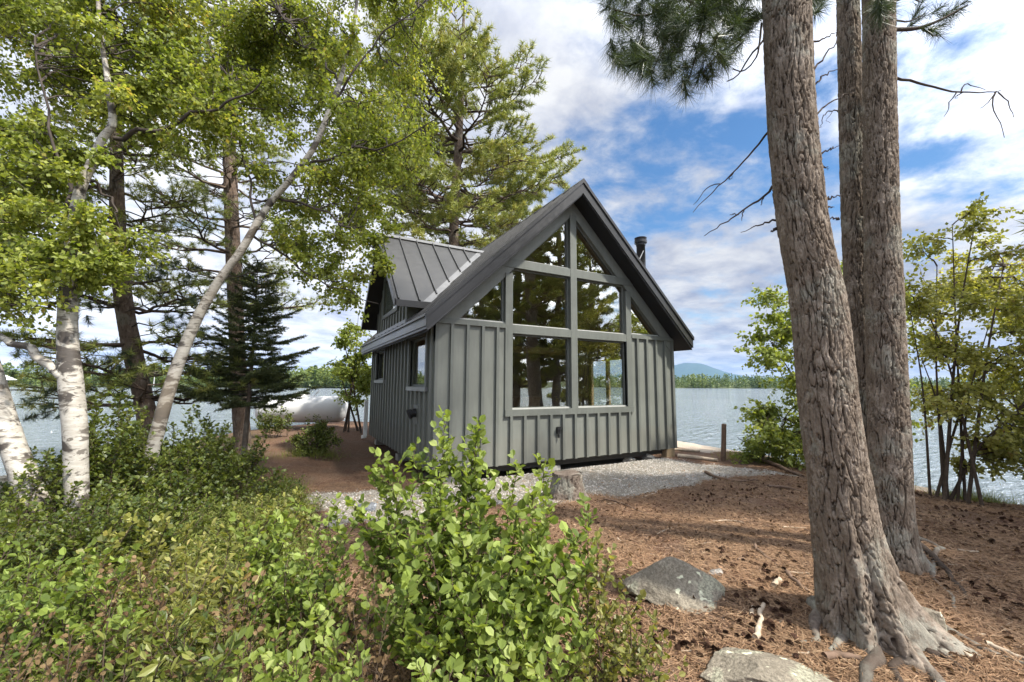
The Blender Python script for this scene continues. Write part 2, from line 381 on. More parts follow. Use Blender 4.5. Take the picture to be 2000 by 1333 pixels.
MT['birch_limb'] = simple('dark_birch_limb', (.06, .048, .04), .8, .5, 9, .2, .3)
MT['birch_leaf'] = leaf_mat('birch_leaf', [(0.0, (0.095, 0.134, 0.031)), (0.35, (0.174, 0.221, 0.048)), (0.7, (0.269, 0.3, 0.071)), (0.93, (0.364, 0.364, 0.109)), (1.0, (0.408, 0.316, 0.12))], 1.3, 0.52)
MT['shrub_leaf'] = leaf_mat('shrub_leaf', [(0.0, (0.059, 0.092, 0.015)), (0.4, (0.112, 0.155, 0.028)), (0.75, (0.179, 0.227, 0.053)), (1.0, (0.313, 0.361, 0.12))], 1.9, .36, .52, .25)
MT['shrub_leaf_pale'] = leaf_mat('shrub_leaf_pale', [(0.0, (0.066, 0.08, 0.017)), (0.4, (0.122, 0.13, 0.031)), (0.75, (0.196, 0.196, 0.054)), (0.95, (0.309, 0.299, 0.108)), (1.0, (0.262, 0.177, 0.061))], 1.9, .36)
MT['shrub_leaf_dark'] = leaf_mat('shrub_leaf_dark', [(0.0, (0.034, 0.052, 0.011)), (0.5, (0.064, 0.09, 0.017)), (0.85, (0.113, 0.135, 0.026)), (1.0, (0.214, 0.22, 0.062))], 1.6, .3)
MT['fern'] = leaf_mat('soft_undergrowth', [(.0, (.045, .08, .016)), (.4, (.095, .135, .026)), (.8, (.17, .19, .045)), (1., (.22, .17, .07))], 1.3, .4)
MT['maple_leaf'] = leaf_mat('olive_leaf', [(0.0, (0.123, 0.14, 0.04)), (0.4, (0.23, 0.241, 0.067)), (0.75, (0.346, 0.339, 0.11)), (0.94, (0.42, 0.42, 0.197)), (1.0, (0.41, 0.255, 0.107))], 1.5, 0.48)
MT['lit_leaf'] = leaf_mat('light_green_leaf', [(0.0, (0.105, 0.143, 0.033)), (0.5, (0.194, 0.237, 0.058)), (1.0, (0.359, 0.372, 0.117))], 1.4, 0.48)
MT['needle'] = leaf_mat('pine_needle', [(0.0, (0.087, 0.122, 0.033)), (0.5, (0.186, 0.225, 0.055)), (0.85, (0.304, 0.32, 0.084)), (1.0, (0.411, 0.362, 0.122))], 1.2, .22, .4)
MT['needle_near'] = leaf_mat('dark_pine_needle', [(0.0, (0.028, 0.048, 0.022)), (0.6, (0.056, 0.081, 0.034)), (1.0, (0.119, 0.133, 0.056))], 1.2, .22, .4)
MT['spruce'] = leaf_mat('spruce_needle', [(0.0, (0.037, 0.051, 0.019)), (0.6, (0.071, 0.09, 0.033)), (1.0, (0.17, 0.184, 0.068))], 1.2, .15, .5)
MT['far_leaf'] = leaf_mat('far_foliage', [(0.0, (0.042, 0.075, 0.024)), (0.4, (0.071, 0.112, 0.032)), (0.75, (0.131, 0.169, 0.04)), (1.0, (0.225, 0.237, 0.056))], 1.2, .25)
MT['litter'] = leaf_mat('fallen_needles', [(.0, (.06, .032, .018)), (.4, (.16, .085, .046)), (.75, (.29, .18, .105)), (1., (.46, .35, .24))], 1.1, .1, .7, .2)
MT['dry_leaf'] = leaf_mat('dry_leaf', [(.0, (.05, .030, .016)), (.5, (.105, .066, .034)), (1., (.20, .14, .075))], 1.2, .2, .7, .15)
MT['cone'] = simple('pine_cone', (.07, .036, .022), .85, .5, 60, .2, .4)
MT['tank'] = simple('white_tank_paint', (.56, .56, .55), .4, .04, 3, .5, .03)
def rock_mat(name, col, lich):
    m = M(name); n1 = m.noise(3, 7, .65); n2 = m.noise(26, 6, .65); v = m.noise(5.5, 3, .45)
    c = m.ramp(n1, [(.3, tuple(x*.55 for x in col)), (.7, tuple(x*1.3 for x in col))])
    c = m.mix(m.ramp(n2, [(.4, 0.), (.72, .5)]), c, tuple(x*.5 for x in col))
    c = m.mix(m.ramp(v, [(.54, 0.), (.60, .75)]), c, lich)
    c = m.mix(m.ramp(m.noise(55, 5, .75), [(.42, .7), (.58, 0.)]), c, tuple(x*.35 for x in col))
    c = m.mix(m.ramp(m.noise(14, 3, .4), [(.66, 0.), (.70, .85)]), c, tuple(min(1, x*1.7) for x in lich))
    return m.pbr(c, .9, m.bump(m.math('ADD', n1, m.math('ADD', m.math('MULTIPLY', n2, .6), m.math('MULTIPLY', m.noise(70, 4, .7), .5))), .9, .03), .15)
MT['rock'] = rock_mat('lichen_rock', (.34, .295, .225), (.42, .415, .30))
MT['rock_grey'] = rock_mat('grey_slate', (.17, .18, .20), (.2, .21, .22))
MT['rock_pale'] = rock_mat('pale_stone', (.40, .37, .33), (.45, .43, .38))

def ground_mat():
    m = M('forest_floor')
    n1 = m.noise(1.6, 5, .6); n2 = m.noise(17, 6, .7); n3 = m.noise(75, 4, .7); n4 = m.noise(260, 2, .6)
    ndl = m.noise(48, 4, .7, (1, .35, 1), 1.5)
    c = m.ramp(m.math('ADD', m.math('MULTIPLY', n2, .5), m.math('MULTIPLY', ndl, .5)), [(.3, (.06, .030, .018)), (.48, (.165, .090, .055)), (.7, (.34, .235, .16))])
    c = m.mix(m.ramp(n1, [(.42, 0.), (.62, .7)]), c, m.ramp(n3, [(.3, (.10, .066, .044)), (.7, (.27, .195, .135))]))
    dk = m.noise(30, 5, .75); c = m.mix(m.ramp(dk, [(.38, .85), (.46, 0.)]), c, (.045, .024, .015))
    c = m.mix(m.ramp(m.noise(52, 3, .6), [(.62, 0.), (.70, .7)]), c, (.52, .42, .32))
    c = m.mix(m.ramp(m.noise(4.5, 4, .65), [(.38, .45), (.6, 0.)]), c, (.15, .085, .052))
    gv = m.voro(70); gcol = m.ramp(gv.outputs['Color'], [(0., (.10, .09, .072)), (.5, (.225, .203, .165)), (1., (.38, .35, .295))])
    gcol = m.mix(m.ramp(n2, [(.35, 0.), (.75, .55)]), gcol, (.30, .27, .22))
    ga = m.attr('gravel'); sa = m.attr('sand'); wa = m.attr('wet')
    edge = m.math('ADD', ga, m.math('MULTIPLY', m.math('SUBTRACT', n2, .5), .9))
    gm = m.ramp(edge, [(.42, 0.), (.58, 1.)])
    c = m.mix(gm, c, gcol)
    scol = m.ramp(n3, [(.3, (.42, .34, .26)), (.7, (.58, .49, .39))])
    c = m.mix(m.ramp(m.math('ADD', sa, m.math('MULTIPLY', m.math('SUBTRACT', n2, .5), .6)), [(.4, 0.), (.6, 1.)]), c, scol)
    c = m.mix(m.ramp(wa, [(.3, 0.), (.9, .7)]), c, (.09, .075, .055))
    c = m.mix(m.ramp(m.attr('green'), [(.2, 0.), (.9, .55)]), c, m.ramp(n3, [(.3, (.035, .04, .014)), (.7, (.09, .085, .035))]))
    h = m.math('ADD', m.math('MULTIPLY', n3, .6), m.math('ADD', m.math('MULTIPLY', ndl, .5), m.math('MULTIPLY', gv.outputs['Distance'], .5)))
    return m.pbr(c, .95, m.bump(h, 1., .035), .12)
MT['ground'] = ground_mat()
def water_mat():
    m = M('lake_water')
    n1 = m.noise(.9, 3, .5, (.75, 1.7, 1), .8); n2 = m.noise(3.2, 4, .6, (.8, 1.8, 1), .6); n3 = m.noise(.02, 3, .5)
    h = m.math('ADD', m.math('MULTIPLY', n1, 1.), m.math('MULTIPLY', n2, .6))
    c = m.ramp(n3, [(.35, (.19, .225, .255)), (.7, (.24, .275, .305))])
    return m.pbr(c, .06, m.bump(h, 1., .55), .5)
MT['water'] = water_mat()
def hill_mat(name, a, b, scale):
    m = M(name); n = m.noise(scale, 8, .7); return m.pbr(m.ramp(n, [(.3, a), (.7, b)]), .95, None, .1)
MT['hill'] = hill_mat('wooded_hill', (.020, .036, .020), (.05, .075, .035), .02)
MT['farshore'] = hill_mat('far_bank', (.045, .06, .022), (.10, .11, .045), .08)
# ================================================================ ground, water, hills
def build_ground():
    def axis(lo, hi, a, b, fine, coarse):
        x = list(np.arange(a, b+1e-6, fine)); st = fine; v = a
        while v > lo: st = min(st*1.25, coarse); v -= st; x.insert(0, v)
        st = fine; v = b
        while v < hi: st = min(st*1.25, coarse); v += st; x.append(v)
        return np.array(x)
    X = axis(-70, 70, -6.5, 9.5, .045, 6); Y = axis(-70, 70, -7, 3, .045, 6)
    gx, gy = np.meshgrid(X, Y); gx = gx.ravel(); gy = gy.ravel(); z = gz(gx, gy)
    near = np.exp(-((gx-.5)**2+(gy+4)**2)/40)
    z = z + near*.030*(fbm(p3(gx*8, gy*8), 3, 77)-.5) + near*.020*(fbm(p3(gx*22, gy*22), 2, 5)-.5)
    nx, ny = len(X), len(Y)
    i = (np.arange(ny-1)[:, None]*nx+np.arange(nx-1)[None]).ravel()
    mb = MB(); mb.add(p3(gx, gy, z), np.stack([i, i+1, i+nx+1, i+nx], 1))
    o = mb.build('ground', MT['ground'], smooth=True); o['kind'] = 'structure'
    nzs = (fbm(p3(gx*1.1, gy*1.1), 3, 21)-.5)
    # gravel apron before the house and along its left side
    ax = grav_edge(gx, gy)
    grav = 1-sstep((ax+.3)/.7)
    bx = np.maximum(np.abs(gx+1.6)-.7, np.abs(gy+.75)-.25)+nzs
    grav = np.maximum(grav, .9*(1-sstep((bx+.2)/.6)))
    d = shore_d(gx, gy)
    sand = sstep((gx-6.3+nzs)/1.0)*sstep((gy+.9-.16*(gx-7)+nzs)/.8)*(1-sstep((gy-8)/2))
    sand = np.maximum(sand, .8*(1-sstep(d/1.1)))
    green = sstep((-gx-1.9+nzs*2)/1.5)*(1-sstep((gy-8)/4))
    wet = 1-sstep((z+.88)/.06)
    for n_, a in (('gravel', grav), ('sand', sand), ('green', green), ('wet', wet)):
        t = o.data.attributes.new(n_, 'FLOAT', 'POINT'); t.data.foreach_set('value', a.astype(np.float32))
    return o
build_ground()
def build_water():
    X = np.array([-20000, -6000, -1500, -300, -80, -30, 0, 30, 80, 300, 1500, 6000, 20000.]); gx, gy = np.meshgrid(X, X); n = len(X)
    i = (np.arange(n-1)[:, None]*n+np.arange(n-1)[None]).ravel()
    mb = MB(); mb.add(p3(gx.ravel(), gy.ravel(), WATER), np.stack([i, i+1, i+n+1, i+n], 1))
    mb.build('lake_water', MT['water'])['kind'] = 'structure'
build_water()
def azv(a): return FWD*math.cos(a)+RT*math.sin(a)
def pxaz(px): return math.atan2((px-1000)/F, 1)
def far_bank(name, a0, a1, dist, depth, height, n=60):
    mb = MB(); az = np.linspace(a0, a1, n); V = []
    for k, (dd, hh) in enumerate(((0, -1.2), (4, -.2), (12, .7), (depth, height), (depth*1.6, -3))):
        for a in az:
            v = azv(a)*(dist*(1+.06*math.sin(a*9)+.03*math.sin(a*23+2))+dd)/max(.45, math.cos(a) if abs(a) < 1.1 else 1)*1.0; V.append((CAM[0]+v[0], CAM[1]+v[1], WATER+hh))
    i = (np.arange(4)[:, None]*n+np.arange(n-1)[None]).ravel()
    mb.add(V, np.stack([i, i+n, i+n+1, i+1], 1)); o = mb.build(name, MT['farshore'], smooth=True); o['kind'] = 'structure'
    def place(a, t):
        v = azv(a)*(dist*(1+.06*math.sin(a*9)+.03*math.sin(a*23+2))+5+t*depth)/max(.45, math.cos(a) if abs(a) < 1.1 else 1); return np.array([CAM[0]+v[0], CAM[1]+v[1], WATER+.6+max(0, t-.2)*height*.9])
    return place
def far_wood(name, place, a0, a1, ntree, hmin, hmax, label, per=90, conif=.5):
    mb = MB()
    for k in range(ntree):
        a = a0+(a1-a0)*rng.random(); t = rng.random()**2; p = place(a, t); h = hmin+(hmax-hmin)*rng.random()**1.4; con = rng.random() < conif
        n = per; u = rng.random(n)**(1.25); zz = u if con else .12+.88*u
        r = h*(.17*(1-u)**.8+.015) if con else h*.30*np.sqrt(np.clip(1-(2*u-1)**2, .02, 1))
        th = rng.random(n)*6.283; rr = r*np.sqrt(rng.random(n))
        c = p+np.stack([rr*np.cos(th), rr*np.sin(th), zz*h], 1)
        ax = unit(np.stack([np.cos(th), np.sin(th), rng.normal(-.2 if con else .3, .4, n)], 1)); nr = unit(rng.normal(0, 1, (n, 3))+[0, 0, .8])
        sz = h*(.10 if con else .12)*(.6+.8*rng.random(n)); base = (.12 if con else .5)+.3*rng.random()
        mb.leaves(c-ax*sz[:, None]*.5, ax, nr, sz, sz*.8, 0, np.clip(base+rng.normal(0, .12, n), 0, 1))
        mb.tube([p-[0, 0, .5], p+[0, 0, h*.7]], [h*.012, h*.004], 4, False, .1)
    o = mb.build(name, MT['far_leaf']); tag(o, label, 'far wood', None, 'stuff')
A0, A1 = pxaz(-200), pxaz(735)
pl = far_bank('far_shore', A0, A1, 205, 60, 3)
far_wood('far_wood', pl, A0, A1, 620, 5, 12, 'bright mixed wood on the near far shore seen between the birch trunks', 80, .3)
B0, B1 = pxaz(720), pxaz(2600)
pl2 = far_bank('far_shore', B0, B1, 390, 120, 7)
far_wood('far_wood', pl2, B0, B1, 1700, 7, 13, 'dark conifer wood along the far shore to the right of the cabin', 70, .7)
C0, C1 = R_(75), R_(200)
pl3 = far_bank('far_shore', C0, C1, 420, 100, 7)
far_wood('far_wood', pl3, C0, C1, 200, 9, 18, 'dark wood on the shore behind the camera mirrored in the panes', 50, .7)
def ridge(name, prof, dist, depth, mat):
    """a hill whose crest follows (image column, height in metres) at a distance"""
    P = np.array(prof, float); px = np.linspace(P[0, 0], P[-1, 0], 160); h = np.interp(px, P[:, 0], P[:, 1])
    h = h*(1+.05*(fbm(p3(px*.05, 0*px), 4, 3)-.5)); V = []
    for f, g in ((0, -.02), (.35, .32), (.7, .75), (1, 1), (1.4, .7), (2, 0)):
        for x, hh in zip(px, h):
            D = dist+depth*f; v = FWD*D+RT*(x-1000)/F*D; V.append((CAM[0]+v[0], CAM[1]+v[1], WATER-2+hh*g))
    n = 160; i = (np.arange(5)[:, None]*n+np.arange(n-1)[None]).ravel()
    mb = MB(); mb.add(V, np.stack([i, i+n, i+n+1, i+1], 1)); mb.build(name, mat, smooth=True)['kind'] = 'structure'
ridge('mountain', [(1080, 60), (1180, 150), (1260, 260), (1315, 345), (1338, 392), (1366, 385), (1392, 310), (1425, 215), (1470, 150), (1540, 110), (1700, 80), (1900, 120), (2100, 60)], 6000, 900, MT['hill'])
ridge('hills', [(1000, 20), (1150, 40), (1330, 47), (1450, 38), (1600, 25), (1800, 30), (2100, 20)], 1700, 400, MT['hill'])
ridge('hills', [(-300, 60), (-60, 72), (60, 66), (200, 50), (420, 52), (600, 80), (690, 88), (760, 75), (900, 50), (1050, 30)], 2400, 500, MT['hill'])

# ================================================================ the cabin
W = 6.1; S = .9549; A = 1.5513; MM = .0829; Z1, Z2, Z3, Z4, Z5 = 1.0274, 2.5053, 2.6726, 3.8267, 4.0
ZB = 2.6985; ZR = 5.23; ZA = 5.853; OV = .373; EV = .278; LEN = 6.04
def inset(poly, d):
    P = np.array(poly, float); n = len(P); c = P.mean(0); out = []
    for i in range(n):
        a, b, e = P[i-1], P[i], P[(i+1) % n]
        def nl(p, q):
            t = unit(q-p); nn = np.array([-t[1], t[0]])
            if nn@(c-p) < 0: nn = -nn
            return nn, nn@p+d
        (n1, k1), (n2, k2) = nl(a, b), nl(b, e)
        out.append(np.linalg.solve(np.array([n1, n2]), [k1, k2]))
    return np.array(out)
def frame_poly(mb, poly, d, axis, a, b):
    """picture-frame ring of width d between the outline and its inset, extruded along axis"""
    P = np.array(poly, float); Q = inset(P, d); n = len(P); V = []
    for t in (a, b):
        for s in (P, Q):
            for p in s: q = list(p); q.insert(axis, t); V.append(q)
    q = []
    for i in range(n):
        j = (i+1) % n
        q += [(i, j, n+j, n+i), (2*n+i, 3*n+i, 3*n+j, 2*n+j), (n+i, n+j, 3*n+j, 3*n+i), (i, 2*n+i, 2*n+j, j)]
    mb.add(V, q)
def build_cabin():
    root = thing('cabin', 'grey-green board-and-batten cabin with a steep metal roof and a glazed gable', 'cabin', (3.05, 0, 0))
    a, b, c, d = A, W/2-MM, W/2+MM, W-A; a2, d2 = a-.16, d+.16
    tl = lambda x, z=ZR: z-S*abs(x-W/2)
    SOF = ZA-.30
    f = MB()
    f.box(0, a, 0, .12, 0, ZB); f.box(d, W, 0, .12, 0, ZB); f.box(a, d, 0, .12, 0, Z1)
    # rake boards up to the soffit
    f.prism([(.0, tl(0)-.05), (W/2, ZR), (W/2, SOF+.05), (0, tl(0, SOF+.05))], 1, -.015, .118)
    f.prism([(W/2+.0005, ZR), (W, tl(W)-.05), (W, tl(W, SOF+.05)), (W/2+.0005, SOF+.05)], 1, -.0155, .1175)
    f.build('front_wall', MT['siding'], root)
    t = MB()
    for x0, x1, z0, z1 in ((a2, a, Z1-.0, tl(a2)+.05), (d, d2, Z1-.0, tl(d2)+.05), (b, c, Z1, ZR-.02)): t.box(x0, x1, -.034, .116, z0, z1)
    for x0, x1 in ((a, b), (c, d)):
        t.box(x0, x1, -.03, .114, Z2, Z3)
        t.box(x0-(.25 if x0 == a else 0), x1+(.25 if x1 == d else 0), -.028, .112, Z4, Z5)
    t.box(a2, d2, -.048, .11, Z1-.125, Z1-.001)
    t.box(0, a2-.001, -.048, .1, ZB-.105, ZB-.03); t.box(d2+.001, W, -.048, .1, ZB-.105, ZB-.03)
    t.box(.0, a2-.001, -.02, .1, ZB-.03, ZB-.002); t.box(d2+.001, W, -.02, .1, ZB-.03, ZB-.002)
    for k in range(1, 20):
        x = k*.305; hw = .028
        if 5 <= k <= 15: t.box(x-hw, x+hw, -.056, .003, .0, Z1-.125)
        elif k < 5 or k > 15: t.box(x-hw, x+hw, -.056, .003, .0, ZB-.105)
    t.box(-.001, .05, -.026, .003, 0, ZB-.105); t.box(W-.07, W+.001, -.046, .003, 0, ZB-.105)
    t.build('front_trim', MT['trim'], root)
    # windows of the front
    G = .045
    xl = W/2-(ZR-Z5)/S; xb = W/2-(ZR-ZB)/S
    wins = [('r', [(a, Z1), (b, Z1), (b, Z2), (a, Z2)]), ('r', [(c, Z1), (d, Z1), (d, Z2), (c, Z2)]),
            ('r', [(a, Z3), (b, Z3), (b, Z4), (a, Z4)]), ('r', [(c, Z3), (d, Z3), (d, Z4), (c, Z4)]),
            ('t', [(xl, Z5), (b, Z5), (b, tl(b))]), ('t', [(c, Z5), (W-xl, Z5), (c, tl(c))]),
            ('t', [(xb, ZB), (a2, ZB), (a2, tl(a2))]), ('t', [(d2, ZB), (W-xb, ZB), (d2, tl(d2))])]
    for kind, poly in wins:
        fr = MB(); frame_poly(fr, poly, .035, 1, .055, .105)
        wf = fr.build('window', MT['trim'], root)
        g = MB(); g.prism([tuple(p) for p in inset(poly, .03)], 1, .074, .082); g.build('pane', MT['glass'], wf)
        zz = poly[0][1]; x0, x1 = poly[0][0], poly[1][0]
        sl = MB(); sl.box(x0+.001, x1-.001, .02, .066, zz-.004, zz+.024); sl.build('sill', MT['sill'], wf)
    # left wall (towards the camera), with two windows
    l = MB(); y0 = .121; HT = 2.70
    wn = [(.42, 1.60, 1.46, 2.42), (4.14, 5.24, 1.62, 2.40)]
    ys = [y0, wn[0][0], wn[0][1], wn[1][0], wn[1][1], LEN]
    for i in range(5):
        if i in (1, 3):
            q = wn[i//2]; l.box(0, .12, q[0], q[1], 0, q[2]); l.box(0, .12, q[0], q[1], q[3], HT)
        else: l.box(0, .12, ys[i], ys[i+1], 0, HT)
    for k in range(0, 20):
        y = .14+k*.305
        if y > LEN: break
        segs = [(0, HT-.05)]
        for q in wn:
            if q[0]-.08 < y < q[1]+.08: segs = [(0, q[2]-.1), (q[3]+.09, HT-.05)]
        if abs(y-1.0) < .2: segs = [(0, .72), (1.12, segs[0][1])]+segs[1:]
        for z0, z1 in segs:
            if z1 > z0: l.box(-.04, .003, y-.028, y+.028, z0, z1)
    l.build('side_wall', MT['siding'], root)
    for q in wn:
        fr = MB(); frame_poly(fr, [(q[0]-.08, q[2]-.08), (q[1]+.08, q[2]-.08), (q[1]+.08, q[3]+.08), (q[0]-.08, q[3]+.08)], .08, 0, -.05, .1)
        frame_poly(fr, [(q[0], q[2]), (q[1], q[2]), (q[1], q[3]), (q[0], q[3])], .04, 0, .03, .09)
        wf = fr.build('window', MT['trim'], root)
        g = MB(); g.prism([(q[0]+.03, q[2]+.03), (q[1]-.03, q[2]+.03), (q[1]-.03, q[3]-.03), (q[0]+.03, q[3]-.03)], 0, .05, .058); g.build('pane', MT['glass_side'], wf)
        sl = MB(); sl.box(-.066, .03, q[0]-.1, q[1]+.1, q[2]-.085, q[2]-.012); sl.build('sill', MT['drip'], wf)
    # right wall towards the lake with a glazed door, back wall
    r = MB(); D0, D1, DZ0, DZ1 = 1.5, 3.05, .34, 2.3
    r.box(W-.12, W, .121, D0, 0, HT); r.box(W-.12, W, D1, LEN, 0, HT); r.box(W-.12, W, D0, D1, 0, DZ0); r.box(W-.12, W, D0, D1, DZ1, HT)
    for k in range(0, 20):
        y = .2+k*.305
        if y < LEN and not D0-.1 < y < D1+.1: r.box(W-.003, W+.03, y-.025, y+.025, 0, HT-.05)
    r.build('side_wall', MT['siding'], root)
    dr = MB(); frame_poly(dr, [(D0+.001, DZ0), (D1-.001, DZ0), (D1-.001, DZ1), (D0+.001, DZ1)], .07, 0, W-.11, W-.02)
    dr.box(W-.1, W-.03, (D0+D1)/2-.06, (D0+D1)/2+.06, DZ0+.07, DZ1-.07)
    gd = dr.build('glazed_door', MT['pinewood'], root)
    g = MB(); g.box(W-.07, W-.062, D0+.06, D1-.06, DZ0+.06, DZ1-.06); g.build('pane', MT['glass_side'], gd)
    bk = MB(); bk.prism([(0, 0), (W, 0), (W, 2.68), (W/2, SOF-.003), (0, 2.68)], 1, LEN-.12, LEN+.001)
    bk.build('back_wall', MT['siding'], root)
    # interior
    fl = MB(); fl.box(.125, W-.125, .125, LEN-.125, .2, .3); fl.build('floor', MT['floorwood'], root)
    iw = MB(); iw.prism([(.125, .3), (W-.125, .3), (W-.125, 2.5), (W/2, SOF-.35), (.125, 2.5)], 1, LEN-.16, LEN-.125); iw.build('interior_wall', MT['inwall'], root)
    for bx_ in ((.125, .15, 1.75, 4.0, .3, 2.55), (W-.15, W-.125, D1+.05, LEN-.17, .3, 2.55), (W-.15, W-.125, .2, D0-.05, .3, 2.55)):
        iw = MB(); iw.box(*bx_); iw.build('interior_wall', MT['inwall'], root)
    cl = MB()
    for sg in (-1, 1):
        x0 = W/2; x1 = W/2+sg*(W/2-.13)
        cl.prism([(x0, SOF-.24), (x1, tl(x1, SOF-.24)), (x1, tl(x1, SOF-.20)), (x0, SOF-.20)], 1, .13, LEN-.17)
    cl.build('ceiling', MT['pinewood'], root)
    # loft beam and posts inside
    bm_ = MB(); bm_.box(.16, W-.16, 3.6, 3.75, 2.45, 2.65); bm_.box(2.2, 2.34, 3.6, 3.74, .3, 2.45); bm_.box(.16, W-.16, 3.751, LEN-.17, 2.55, 2.62)
    bm_.build('loft', MT['pinewood'], root)
    # underside and supports
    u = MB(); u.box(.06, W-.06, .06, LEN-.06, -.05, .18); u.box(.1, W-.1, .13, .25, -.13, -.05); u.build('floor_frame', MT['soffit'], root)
    for x, y in ((.35, .28), (2.52, .18), (.3, 3), (.3, 5.7), (5.75, 3), (5.75, 5.7)):
        q = MB(); q.box(x-.2, x+.2, y-.13, y+.1, -.34, -.131); q.build('foundation_block', MT['concrete'], root)
    q = MB(); q.box(5.78, 6.06, .0, .16, -.36, -.004); q.build('support_post', MT['woodpost'], root)
    # main roof: two slabs with standing seams
    Y0, Y1 = -OV, LEN+OV
    for sg in (-1, 1):
        rr = MB(); xe = W/2+sg*(W/2+EV); x0 = W/2+sg*.0
        rr.prism([(x0, ZA), (xe, tl(xe, ZA)), (xe, tl(xe, ZA)-.25), (xe-sg*.03, tl(xe-sg*.03, ZA)-.30), (x0, ZA-.30)], 1, Y0, Y1)
        ls = unit(np.array([xe-x0, 0, tl(xe, ZA)-ZA])); nn = np.array([-sg*ls[2]*-1 if False else S/math.hypot(1, S)*sg, 0, 1/math.hypot(1, S)])
        half = np.hypot(xe-x0, tl(xe, ZA)-ZA)/2
        for k in range(17):
            y = Y0+.10+k*.41
            if y > Y1: break
            cpt = np.array([(x0+xe)/2, y, (ZA+tl(xe, ZA))/2])+nn*.012
            rr.obox(cpt, ls*(half-.03), (0, .012, 0), nn*.022)
        ro = rr.build('roof', MT['roof'], root)
        # rake fascia with a stepped metal edge
        fa = MB()
        fa.prism([(x0, ZA-.012), (xe+sg*.004, tl(xe, ZA)-.012), (xe+sg*.004, tl(xe, ZA)-.25), (x0, ZA-.28)], 1, Y0-.022, Y0-.001)
        fa.prism([(x0, ZA+.03), (xe+sg*.02, tl(xe+sg*.02, ZA)+.03), (xe+sg*.02, tl(xe+sg*.02, ZA)-.05), (x0, ZA-.05)], 1, Y0-.048, Y0+.02)
        fa.build('rake_fascia', MT['fascia'], ro)
        fe = MB(); fe.box(*(sorted((xe+sg*.001, xe+sg*.022))), Y0+.0, Y1, tl(xe, ZA)-.20, tl(xe, ZA)-.085)
        fe.box(*(sorted((xe+sg*.001, xe+sg*.035))), Y0+.0, Y1, tl(xe, ZA)-.035, tl(xe, ZA)+.004)
        fe.build('eave_fascia', MT['drip'], ro)
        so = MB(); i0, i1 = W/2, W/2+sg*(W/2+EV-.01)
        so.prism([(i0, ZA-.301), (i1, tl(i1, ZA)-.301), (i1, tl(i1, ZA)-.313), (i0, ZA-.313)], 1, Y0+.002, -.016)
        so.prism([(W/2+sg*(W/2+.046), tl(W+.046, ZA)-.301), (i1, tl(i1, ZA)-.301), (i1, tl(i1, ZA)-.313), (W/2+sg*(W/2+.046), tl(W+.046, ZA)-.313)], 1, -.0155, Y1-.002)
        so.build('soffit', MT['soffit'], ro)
    rc = MB()
    for sg in (-1, 1): rc.prism([(W/2, ZA+.045), (W/2+sg*.14, ZA+.045-S*.14), (W/2+sg*.14, ZA+.02-S*.14), (W/2, ZA+.02)], 1, Y0-.05, Y1)
    rc.build('ridge_cap', MT['fascia'], root)
    # dormer on the left slope
    XD, YR, ZRD, YN, ZN = -.548, 2.753, 5.034, .772, 3.11
    s2 = (ZRD-ZN)/(YR-YN); rx = lambda z: W/2-(ZA-z)/S
    XW = -.20; Y0d, Y1d = 1.18, 2*YR-1.18
    dm = MB()
    dz = lambda y: ZRD-.16-s2*abs(y-YR)
    zb = ZA-S*(W/2-XW)
    dm.prism([(Y0d, zb-.05), (Y1d, zb-.05), (Y1d, dz(Y1d)), (YR, dz(YR)), (Y0d, dz(Y0d))], 0, XW, XW+.1)
    for yy in (Y0d, Y1d-.1):
        zt = dz(Y0d if yy == Y0d else Y1d)
        dm.prism([(XW+.101, zb-.05), (rx(zt)+.1, zt-.02), (XW+.101, zt-.02)], 1, yy, yy+.1)
    for k in range(12):
        y = Y0d+.03+k*.28
        if y > Y1d: break
        zt = dz(y)-.02
        if YR-.78 < y < YR+.78: dm.box(XW-.025, XW+.003, y-.025, y+.025, zb, 3.13)
        else: dm.box(XW-.025, XW+.003, y-.025, y+.025, zb, zt)
    do = dm.build('dormer', MT['siding'], root)
    fl_ = MB(); fl_.box(XW-.06, XW-.0, Y0d-.06, Y1d+.05, zb-.03, zb+.05); fl_.build('flashing', MT['drip'], do)
    fr = MB(); wy0, wy1, wz0, wz1 = YR-.7, YR+.7, 3.2, 4.1
    frame_poly(fr, [(wy0-.09, wz0-.09), (wy1+.09, wz0-.09), (wy1+.09, wz1+.06), (wy0-.09, wz1+.06)], .09, 0, XW-.045, XW+.01)
    wf = fr.build('window', MT['trim'], do)
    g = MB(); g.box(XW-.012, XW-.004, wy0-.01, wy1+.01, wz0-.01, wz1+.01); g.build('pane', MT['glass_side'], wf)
    rd = MB()
    nv = {}
    for sg in (-1, 1):
        ye = YR+sg*(YR-YN); T = .035
        top = [(XD, YR, ZRD), (XD, ye, ZN), (rx(ZN)+.05, ye, ZN), (rx(ZRD)+.05, YR, ZRD)]
        bot = [(x, y, z-.11) for x, y, z in top]
        rd.add(top+bot, ngons=[[0, 1, 2, 3], [7, 6, 5, 4], [0, 4, 5, 1], [1, 5, 6, 2], [2, 6, 7, 3], [3, 7, 4, 0]])
        n2 = unit(np.array([0, sg*s2, 1.])); dv = unit(np.array([0, sg*1., -s2]))
        for k in range(8):
            x = XD+.06+k*.41; zlo = ZN if x < rx(ZN)-.1 else ZA-S*(W/2-x)+.08
            if zlo > ZRD-.15: break
            ya, yb = YR+sg*.03, YR+sg*(ZRD-zlo)/s2
            p0 = np.array([x, ya, ZRD-s2*abs(ya-YR)]); p1 = np.array([x, yb, zlo])
            rd.obox((p0+p1)/2+n2*.014, (p1-p0)/2, (.013, 0, 0), n2*.024)
    ro2 = rd.build('dormer_roof', MT['roof'], do)
    vf = MB()
